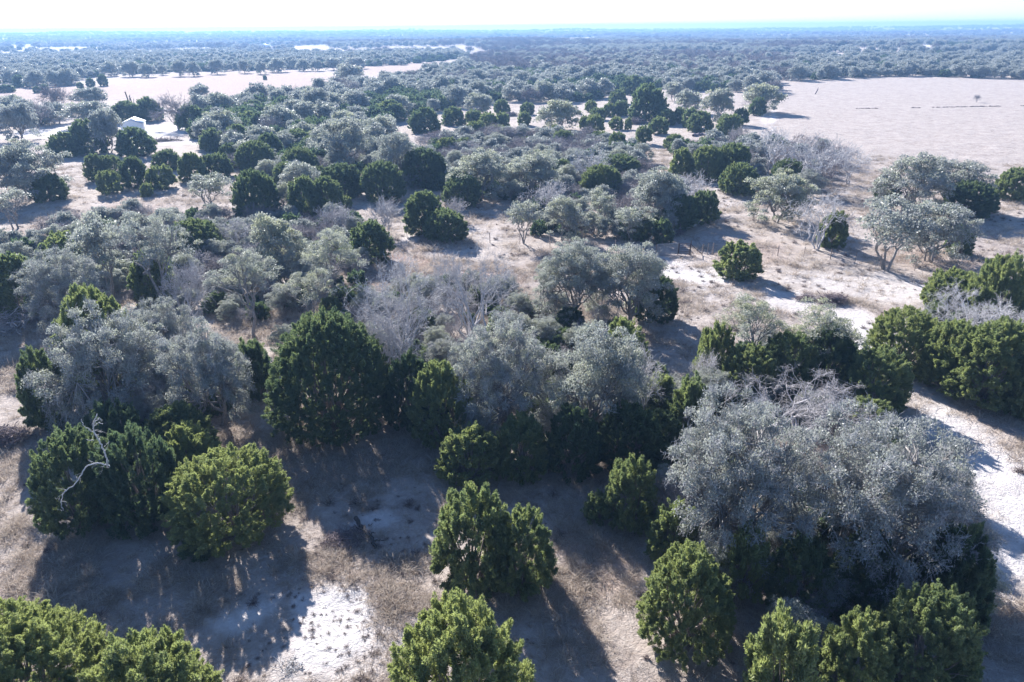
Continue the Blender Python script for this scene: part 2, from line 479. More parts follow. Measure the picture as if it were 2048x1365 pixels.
def juniper(rng, r, h, lod, lobes=11, peak=0.15):
    """an egg shaped crown of many flame shaped plumes, each plume of tufts, each tuft of small sprays"""
    dens, pf, nt, nl, ll, lw, tl = JL[lod]
    c = 0.5 * h
    area = 4 * np.pi * ((r ** 3.2 + 2 * (r * c) ** 1.6) / 3) ** (1 / 1.6)
    N = int(max(14, area * dens))
    D = sphere_dirs(rng, N, -0.97, 1.0)
    K = sphere_dirs(rng, lobes, -0.4, 0.95); A = rng.uniform(-0.19, 0.12, lobes); S = rng.uniform(0.25, 0.5, lobes)
    f = np.ones(N)
    for k in range(lobes):
        f += A[k] * np.exp(-((1 - D @ K[k]) / (S[k] * S[k])))
    sq = 1.0 - peak * D[:, 2] + 0.10 * D[:, 2] ** 2
    surf = np.stack([D[:, 0] * r * sq * f, D[:, 1] * r * sq * f, c + D[:, 2] * c * (0.96 + 0.5 * (f - 1))], -1)
    inner = rng.random(N) < 0.30
    t = np.where(inner, rng.uniform(0.66, 0.90, N), rng.uniform(0.90, 1.06, N))[:, None]
    ctr = np.array([0, 0, c])
    pos = ctr + (surf - ctr) * t
    low = np.clip(1 - pos[:, 2:3] / (0.55 * h), 0, 1)
    pos[:, :2] *= 1 + 0.45 * low ** 2
    pos[:, 2] = np.maximum(pos[:, 2], 0.2)
    pos[:, :2] *= r / np.percentile(np.hypot(pos[:, 0], pos[:, 1]), 96)
    nv = nrm(D / np.array([r, r, c]))
    ax = nrm(0.72 * nv + np.array([0, 0, 0.70]) + rng.normal(size=(N, 3)) * 0.30)
    big = (0.17 + 0.030 * min(r, 4.0)) * pf * rng.uniform(0.65, 1.45, N)      # plume radius
    Lp = big * rng.uniform(1.9, 4.0, N)
    base = pos - ax * (Lp * 0.62)[:, None]
    # tufts on the plumes
    s = rng.random((N, nt)) ** 0.8
    rad = nrm(np.cross(np.repeat(ax[:, None], nt, 1), rng.normal(size=(N, nt, 3))))
    prof = np.clip(1.15 * (1 - s) ** 0.7 * (0.35 + s) ** 0.35, 0.03, 1)
    rho = big[:, None] * prof * rng.uniform(0.45, 1.2, (N, nt))
    tp = (base[:, None] + ax[:, None] * (s * Lp[:, None])[..., None] + rad * rho[..., None]).reshape(-1, 3)
    ta = nrm(ax[:, None] * 0.95 + rad * 0.65 * (1.1 - s)[..., None] + rng.normal(size=(N, nt, 3)) * 0.22).reshape(-1, 3)
    ptint = np.repeat(np.clip(rng.normal(0.5, 0.15, N), 0, 1), nt)
    tp[:, 2] = np.maximum(tp[:, 2], 0.08)
    n2 = len(tp)
    TL = tl * rng.uniform(0.6, 1.4, n2)
    tb = tp - ta * (TL * 0.5)[:, None]
    s = rng.random((n2, nl)) ** 0.8
    rad = nrm(np.cross(np.repeat(ta[:, None], nl, 1), rng.normal(size=(n2, nl, 3))))
    rho = 0.50 * TL[:, None] * np.clip(1.2 * (1 - s) ** 0.7 * (0.3 + s) ** 0.35, 0.04, 1) * np.sqrt(rng.random((n2, nl)))
    p = tb[:, None] + ta[:, None] * (s * TL[:, None])[..., None] + rad * rho[..., None]
    d = nrm(ta[:, None] * 0.9 + rad * 0.7 + rng.normal(size=(n2, nl, 3)) * 0.25)
    tt = np.clip(ptint[:, None] + rng.normal(0, 0.10, n2)[:, None] + rng.normal(0, 0.13, (n2, nl)), 0, 1)
    cm = MB(); leaves(cm, p.reshape(-1, 3), d.reshape(-1, 3), ll, lw, rng, tt.ravel())
    tm = MB()
    ns = {0: 34, 1: 18, 2: 6, 3: 3}[lod]
    pick = rng.integers(0, N, ns)
    e = ctr + (surf[pick] - ctr) * rng.uniform(0.6, 0.95, (ns, 1))
    b0 = np.zeros((ns, 3)); b0[:, :2] = rng.normal(size=(ns, 2)) * 0.09 * r
    b0[:, 2] = -0.15
    mid = b0 * 0.6 + e * 0.4 + np.stack([0 * e[:, 0], 0 * e[:, 0], 0.16 * h * rng.random(ns)], -1)
    tk = np.linspace(0, 1, 6)[None, :, None]
    P = (1 - tk) ** 2 * b0[:, None] + 2 * tk * (1 - tk) * mid[:, None] + tk ** 2 * e[:, None]
    P = P + rng.normal(size=P.shape) * 0.02 * r * (tk > 0)
    R = (0.03 + 0.020 * r) * (1 - 0.85 * tk[..., 0]) * rng.uniform(0.6, 1.2, (ns, 1))
    tm.tubes(P, R, 5 if lod < 2 else 3)
    return cm, tm

OL = {  # clump radius, leaves per clump, leaf length, leaf width, clump spacing factor
    0: (0.54, 150, 0.110, 0.066, 0.85), 1: (0.74, 95, 0.20, 0.130, 0.85), 2: (1.0, 46, 0.38, 0.26, 0.95), 3: (1.25, 34, 0.50, 0.34, 0.9)}

def crown_points(rng, r, h, lod, style):
    """billows (sub-crowns) and the foliage or twig clumps that sit on them"""
    rc = OL[lod][0]
    ns = {'dense': 14, 'lichen': 14, 'sparse': 8, 'bare': 9}[style]
    bd = sphere_dirs(rng, ns * 9, -0.15, 1.0)
    keep = [bd[0]]
    for v in bd[1:]:
        if len(keep) < ns and min(np.linalg.norm(v - k) for k in keep) > (0.40 if ns > 12 else 0.55):
            keep.append(v)
    bd = np.array(keep); ns = len(bd)
    br = r * {'dense': 0.34, 'lichen': 0.31, 'sparse': 0.33, 'bare': 0.32}[style] * rng.uniform(0.55, 1.4, ns)
    zc, cz = {'dense': (0.47, 0.40), 'lichen': (0.50, 0.38), 'sparse': (0.58, 0.32), 'bare': (0.52, 0.36)}[style]
    bc = bd * rng.uniform(0.72, 1.12, (ns, 1)) * np.array([r * 0.72, r * 0.72, h * cz * 0.72]) + np.array([0, 0, h * zc])
    pts = []; own = []; nv = []
    for k in range(ns):
        zs = min(0.85, (h - bc[k, 2]) / br[k]) if br[k] > 0 else 0.8
        zs = max(zs, 0.45)
        n = int(max(5, OL[lod][4] * 2.9 * np.pi * br[k] ** 2 / (rc * rc * 2.2) * (0.55 if style == 'bare' else 0.85)))
        d = sphere_dirs(rng, n, -0.5 if style in ('dense', 'lichen') else -0.75, 1.0)
        u = np.where(rng.random(n) < 0.28, rng.uniform(0.4, 0.85, n), rng.uniform(0.84, 1.2, n))[:, None]
        q = bc[k] + d * u * np.array([br[k], br[k], br[k] * zs])
        pts.append(q); own.append(np.full(n, k)); nv.append(d)
    pts = np.concatenate(pts); own = np.concatenate(own); nv = np.concatenate(nv)
    ok = pts[:, 2] > 0.25
    if style in ('dense', 'lichen'):      # a skirt of foliage down to the ground on one part of the rim
        n = int(1.3 * 2 * np.pi * r * h * 0.35 / (rc * rc * 2.2))
        a = rng.uniform(0, 2 * np.pi, n); zz = rng.uniform(0.06, 0.45, n) * h
        gate = (np.sin(a * 2 + rng.uniform(0, 6)) + np.sin(a * 3 + rng.uniform(0, 6))) > 0.0
        rr = r * rng.uniform(0.55, 0.92, n)
        q = np.stack([rr * np.cos(a), rr * np.sin(a), zz], -1)[gate]
        k = np.argmin(np.linalg.norm(q[:, None] - bc[None], axis=-1), 1)
        pts = np.concatenate([pts[ok], q]); own = np.concatenate([own[ok], k])
        nv = np.concatenate([nv[ok], nrm(q * np.array([1, 1, 0.2]))])
    else:
        pts = pts[ok]; own = own[ok]; nv = nv[ok]
    f = (r - rc * 0.5) / np.percentile(np.hypot(pts[:, 0], pts[:, 1]), 97); fz = (h - rc * 0.4) / pts[:, 2].max()
    sc = np.array([f, f, fz]); pts = pts * sc; bc = bc * sc
    return bc, br, pts, own, nv

def limbs(rng, tm, bc, br, pts, own, r, h, lod, style, stems):
    """trunks, limbs to each billow, branches to each clump; returns where each clump's branch comes from"""
    ns = len(bc)
    fz = h * {'dense': 0.16, 'lichen': 0.16, 'sparse': 0.30, 'bare': 0.14}[style]
    sb = rng.normal(size=(stems, 2)) * 0.06 * r if stems > 1 else np.zeros((1, 2))
    lean = rng.normal(size=(stems, 2)) * 0.12 * r
    st = np.arange(ns) % stems
    base = np.concatenate([sb[st], np.full((ns, 1), -0.2)], 1)
    fork = np.concatenate([sb[st] + lean[st], (fz * rng.uniform(0.8, 1.25, stems))[st][:, None]], 1)
    tip = bc.copy()
    K = 9
    t = np.linspace(0, 1, K)[None, :, None]
    ctrl = fork + (tip - fork) * 0.45 + np.concatenate([rng.normal(size=(ns, 2)) * 0.10 * r, rng.uniform(-0.02, 0.14, (ns, 1)) * h], 1)
    limb = (1 - t) ** 2 * fork[:, None] + 2 * t * (1 - t) * ctrl[:, None] + t ** 2 * tip[:, None]
    wob = rng.normal(size=(ns, K, 3)) * 0.035 * r
    wob[:, 0] = 0
    limb = limb + wob
    R0 = 0.045 + 0.026 * r
    tt = t[..., 0]
    tm.tubes(limb, R0 * 0.62 * (1 - 0.75 * tt) * rng.uniform(0.8, 1.15, (ns, 1)), 6 if lod < 2 else 3)
    for k in range(stems):
        kk = np.linspace(0, 1, 5)[:, None]
        b = np.append(sb[k], -0.25); f = fork[np.argmax(st == k)]
        P = b + (f - b) * kk + rng.normal(size=(5, 3)) * 0.02 * r * np.sin(np.pi * kk)
        tm.tubes(P[None], (R0 * (1.25 - 0.4 * kk[:, 0]) / (stems ** 0.35))[None], 8 if lod < 2 else 4)
    # branches
    n = len(pts)
    sel = np.arange(n) if lod < 2 else np.arange(0, n, 3)
    q = pts[sel]; o = own[sel]
    at = rng.integers(4, K, len(sel))
    s0 = limb[o, at]
    t5 = np.linspace(0, 1, 5)[None, :, None]
    mid = s0 * 0.45 + q * 0.55 + rng.normal(size=q.shape) * 0.12 * br[o][:, None]
    P = (1 - t5) ** 2 * s0[:, None] + 2 * t5 * (1 - t5) * mid[:, None] + t5 ** 2 * q[:, None]
    wob = rng.normal(size=P.shape) * 0.03 * br[o][:, None, None]; wob[:, 0] = 0
    P = P + wob
    rb = (0.010 + 0.0042 * r) * (0.55 if style == 'bare' else 1.0) * rng.uniform(0.7, 1.2, (len(sel), 1))
    tm.tubes(P, rb * (1.5 - 1.1 * t5[..., 0]) , 4 if lod == 0 else 3)
    src = np.zeros_like(pts); src[:] = bc[own]; src[sel] = s0
    return src

def twigs(rng, mb, pts, axd, count, ln, rad, mat=0, sub=0, spread=0.75):
    n = len(pts)
    if n == 0: return
    P0 = np.repeat(pts, count, 0) + rng.normal(size=(n * count, 3)) * ln * 0.12
    d = nrm(np.repeat(axd, count, 0) + rng.normal(size=(n * count, 3)) * spread)
    L = ln * rng.uniform(0.5, 1.3, (n * count, 1))
    k = np.linspace(0, 1, 4)[None, :, None]
    bend = rng.normal(size=(n * count, 1, 3)) * 0.22
    P = P0[:, None] + d[:, None] * L[:, None] * k + bend * L[:, None] * k ** 2
    P[:, 1:3] += rng.normal(size=(n * count, 2, 3)) * ln * 0.05
    mb.tubes(P, rad * rng.uniform(0.7, 1.2, (n * count, 1)) * np.array([[1, 0.8, 0.6, 0.35]]), 3, mat=mat)
    if sub:
        w = rng.uniform(0.25, 0.85, (n * count * sub, 1, 1)); base = np.repeat(P, sub, 0)
        S0 = base[:, 1:2] * (1 - w) + base[:, 3:4] * w
        dd = nrm(np.repeat(d, sub, 0) * 0.6 + rng.normal(size=(n * count * sub, 3)) * 0.75)
        LL = np.repeat(L, sub, 0) * rng.uniform(0.3, 0.6, (n * count * sub, 1))
        kk = np.linspace(0, 1, 3)[None, :, None]
        Q = S0 + dd[:, None] * LL[:, None] * kk
        Q[:, 1] += rng.normal(size=(len(Q), 3)) * ln * 0.05
        mb.tubes(Q, rad * 0.6 * np.array([[1, 0.8, 0.45]]) * np.ones((len(Q), 1)), 3, mat=mat)

def oak(rng, r, h, lod, style='dense', stems=1):
    rc, nl, ll, lw, _ = OL[lod]
    bc, br, pts, own, nv = crown_points(rng, r, h, lod, style)
    tm = MB(); cm = MB()
    src = limbs(rng, tm, bc, br, pts, own, r, h, lod, style, stems)
    n = len(pts)
    if style == 'lichen': nl = int(nl * 0.75)
    if style == 'sparse': nl = int(nl * 0.8)
    cr = rc * rng.uniform(0.65, 1.3, n)
    d = sphere_dirs(rng, n * nl).reshape(n, nl, 3)
    d[..., 2] = np.where(d[..., 2] < -0.25, -d[..., 2], d[..., 2])
    u = rng.uniform(0.35, 1.05, (n, nl, 1)) ** 0.7
    p = pts[:, None] + d * u * cr[:, None, None] * np.array([1, 1, 0.62])
    dd = nrm(rng.normal(size=(n, nl, 3)) + d * 0.5)
    tt = np.clip(rng.normal(0.5, 0.30, n)[:, None] + rng.normal(0, 0.18, (n, nl)), 0, 1)
    leaves(cm, p.reshape(-1, 3), dd.reshape(-1, 3), ll, lw, rng, tt.ravel())
    if lod <= 1:
        ax = nrm(pts - src + nv * 0.3)
        if style == 'lichen':
            twigs(rng, cm, pts, ax, 14 if lod == 0 else 6, 0.46, 0.0115 if lod == 0 else 0.022, mat=1, sub=2)
        else:
            twigs(rng, cm, pts, ax, 4 if lod == 0 else 2, 0.5, 0.012 if lod == 0 else 0.02, mat=1, sub=1)
    elif lod == 2:
        twigs(rng, cm, pts, nrm(nv), 3, 0.9, 0.045, mat=1)
    return cm, tm

def bare(rng, r, h, lod, stems=2):
    bc, br, pts, own, nv = crown_points(rng, r, h, lod, 'bare')
    tm = MB(); cm = MB()
    src = limbs(rng, tm, bc, br, pts, own, r, h, lod, 'bare', stems)
    ax = nrm(nrm(pts - src) + nv * 0.5 + np.array([0, 0, 0.15]))
    if lod == 0:
        twigs(rng, cm, pts, ax, 9, 0.62, 0.0115, sub=3)
    elif lod == 1:
        twigs(rng, cm, pts, ax, 5, 1.0, 0.027, sub=2)
    elif lod == 2:
        twigs(rng, cm, pts, ax, 9, 1.5, 0.04, sub=2)
    else:
        twigs(rng, cm, pts, ax, 8, 2.0, 0.10, sub=0)
    return cm, tm

# ------------------------------------------------------------------ prototypes
def merged(cm, tm, name, cmats, tmat):
    k = len(cmats)
    for v, q, mi, ti in zip(tm.v, tm.q, tm.qm, tm.tint):
        pass
    off = cm.n
    V = np.concatenate(tm.v); Q = np.concatenate(tm.q)
    cm.add(V, Q=Q, mat=k, tint=0.5)
    return cm.mesh(name, cmats + [tmat])

PROTO = {}
def proto(kind, lod, style, r, h, mk, cmats, tmat, seed):
    rng = np.random.default_rng(seed)
    cm, tm = mk(rng)
    if lod <= 1:
        PROTO.setdefault((kind, lod, style), []).append((r, h, cm.mesh('crown', cmats), tm.mesh('trunk', [tmat], smooth=True)))
    else:
        nm = {'J': 'juniper_tree', 'O': 'oak_tree', 'B': 'bare_tree'}[kind]
        PROTO.setdefault((kind, lod, style), []).append((r, h, merged(cm, tm, nm, cmats, tmat), None))

sd = 100
for lod in (0, 1, 2, 3):
    sizes = {0: [(0.9, 1.9), (1.6, 3.2), (2.3, 4.4), (2.5, 5.2), (3.1, 5.6), (3.4, 5.0), (4.2, 7.6)],
             1: [(1.3, 2.4), (1.9, 3.4), (2.2, 4.4), (2.9, 4.2), (3.6, 5.6)], 2: [(2.2, 3.8), (2.6, 4.4), (3.2, 4.8)], 3: [(2.6, 4.4), (3.2, 4.6)]}[lod]
    for r, h in sizes:
        sd += 1
        proto('J', lod, '', r, h, lambda g: juniper(g, r, h, lod, peak=0.04 + 0.18 * ((sd * 7) % 5) / 4), [M_JUN], M_JBARK, sd)
    osz = {0: [(3.2, 5.4), (4.2, 6.0), (5.0, 6.6), (4.6, 7.4)], 1: [(3.4, 5.4), (4.6, 6.2)], 2: [(3.6, 5.4), (4.4, 6.0), (5.0, 6.0)], 3: [(4.2, 5.6), (5.0, 6.0)]}[lod]
    for r, h in osz:
        sd += 1; proto('O', lod, 'dense', r, h, lambda g: oak(g, r, h, lod, 'dense', 2), [M_OAK, M_TWIG], M_OBARK, sd)
    if lod <= 1:
        for r, h in ([(4.4, 6.4), (5.6, 7.0), (5.0, 6.6)] if lod == 0 else [(4.2, 6.0)]):
            sd += 1; proto('O', lod, 'lichen', r, h, lambda g: oak(g, r, h, lod, 'lichen', 3), [M_OAK, M_TWIG], M_OBARK, sd)
        for r, h in ([(2.4, 3.6), (3.0, 6.4), (3.6, 6.2), (3.4, 7.2)] if lod == 0 else [(3.0, 5.2), (3.4, 6.0)]):
            sd += 1; proto('S', lod, '', r, h, lambda g: oak(g, r, h, lod, 'sparse', 1 + sd % 2 if lod == 0 else 3), [M_OAK, M_TWIG], M_OBARK, sd)
    bsz = {0: [(2.0, 3.6), (3.4, 5.4), (4.2, 6.2)], 1: [(1.8, 3.0), (3.2, 5.2), (3.8, 5.8)], 2: [(3.2, 5.2), (3.8, 5.8)], 3: [(4.0, 6.0)]}[lod]
    for r, h in bsz:
        sd += 1; proto('B', lod, '', r, h, lambda g: bare(g, r, h, lod, 2 + sd % 2), [M_BARE], M_BARE, sd)

# ------------------------------------------------------------------ trees
KIND = {'J': ('juniper_tree', 'juniper'), 'O': ('oak_tree', 'oak tree'), 'S': ('oak_tree', 'oak tree'), 'B': ('bare_tree', 'bare tree')}
PR = random.Random(5)
def place_tree(kind, x, y, r, h, tone, label, group=None, z=None):
    dist = math.hypot(x, y)
    lod = 0 if dist < 74 else 1 if dist < 165 else 2
    style = ''
    k = kind
    if kind == 'O':
        style = 'lichen' if (tone <= 0.31 and lod <= 1) else 'dense'
    if kind == 'S' and lod == 2:
        k = 'O'; style = 'dense'
    lst = PROTO[(k, lod, style)]
    def miss(p):
        return abs(math.log(r / p[0])) + 0.8 * abs(math.log((h / r) / (p[1] / p[0])))
    cand = sorted(lst, key=miss)
    cand = cand[:2] if len(cand) > 1 and miss(cand[1]) < miss(cand[0]) + 0.18 else cand[:1]
    pr, ph, cmesh, tmesh = PR.choice(cand)
    name, cat = KIND[kind]
    zz = ground_z(x, y) if z is None else z
    rot = PR.uniform(0, 6.283)
    e = PR.uniform(0.95, 1.06)
    if tmesh is None:
        o = new_obj(name, cmesh)
        o.color = (tone, 0, 0, 1)
    else:
        o = new_obj(name, None)
        o.empty_display_size = 0.5
        c = new_obj('crown', cmesh, o); c.color = (tone, 0, 0, 1)
        t = new_obj('trunk', tmesh, o); t.color = (tone, 0, 0, 1)
    o.location = (x, y, zz)
    o.rotation_euler = (PR.uniform(-0.05, 0.05), PR.uniform(-0.05, 0.05), rot)
    o.scale = (r / pr * e, r / pr / e, h / ph)
    tag(o, label, cat, group)
    return o

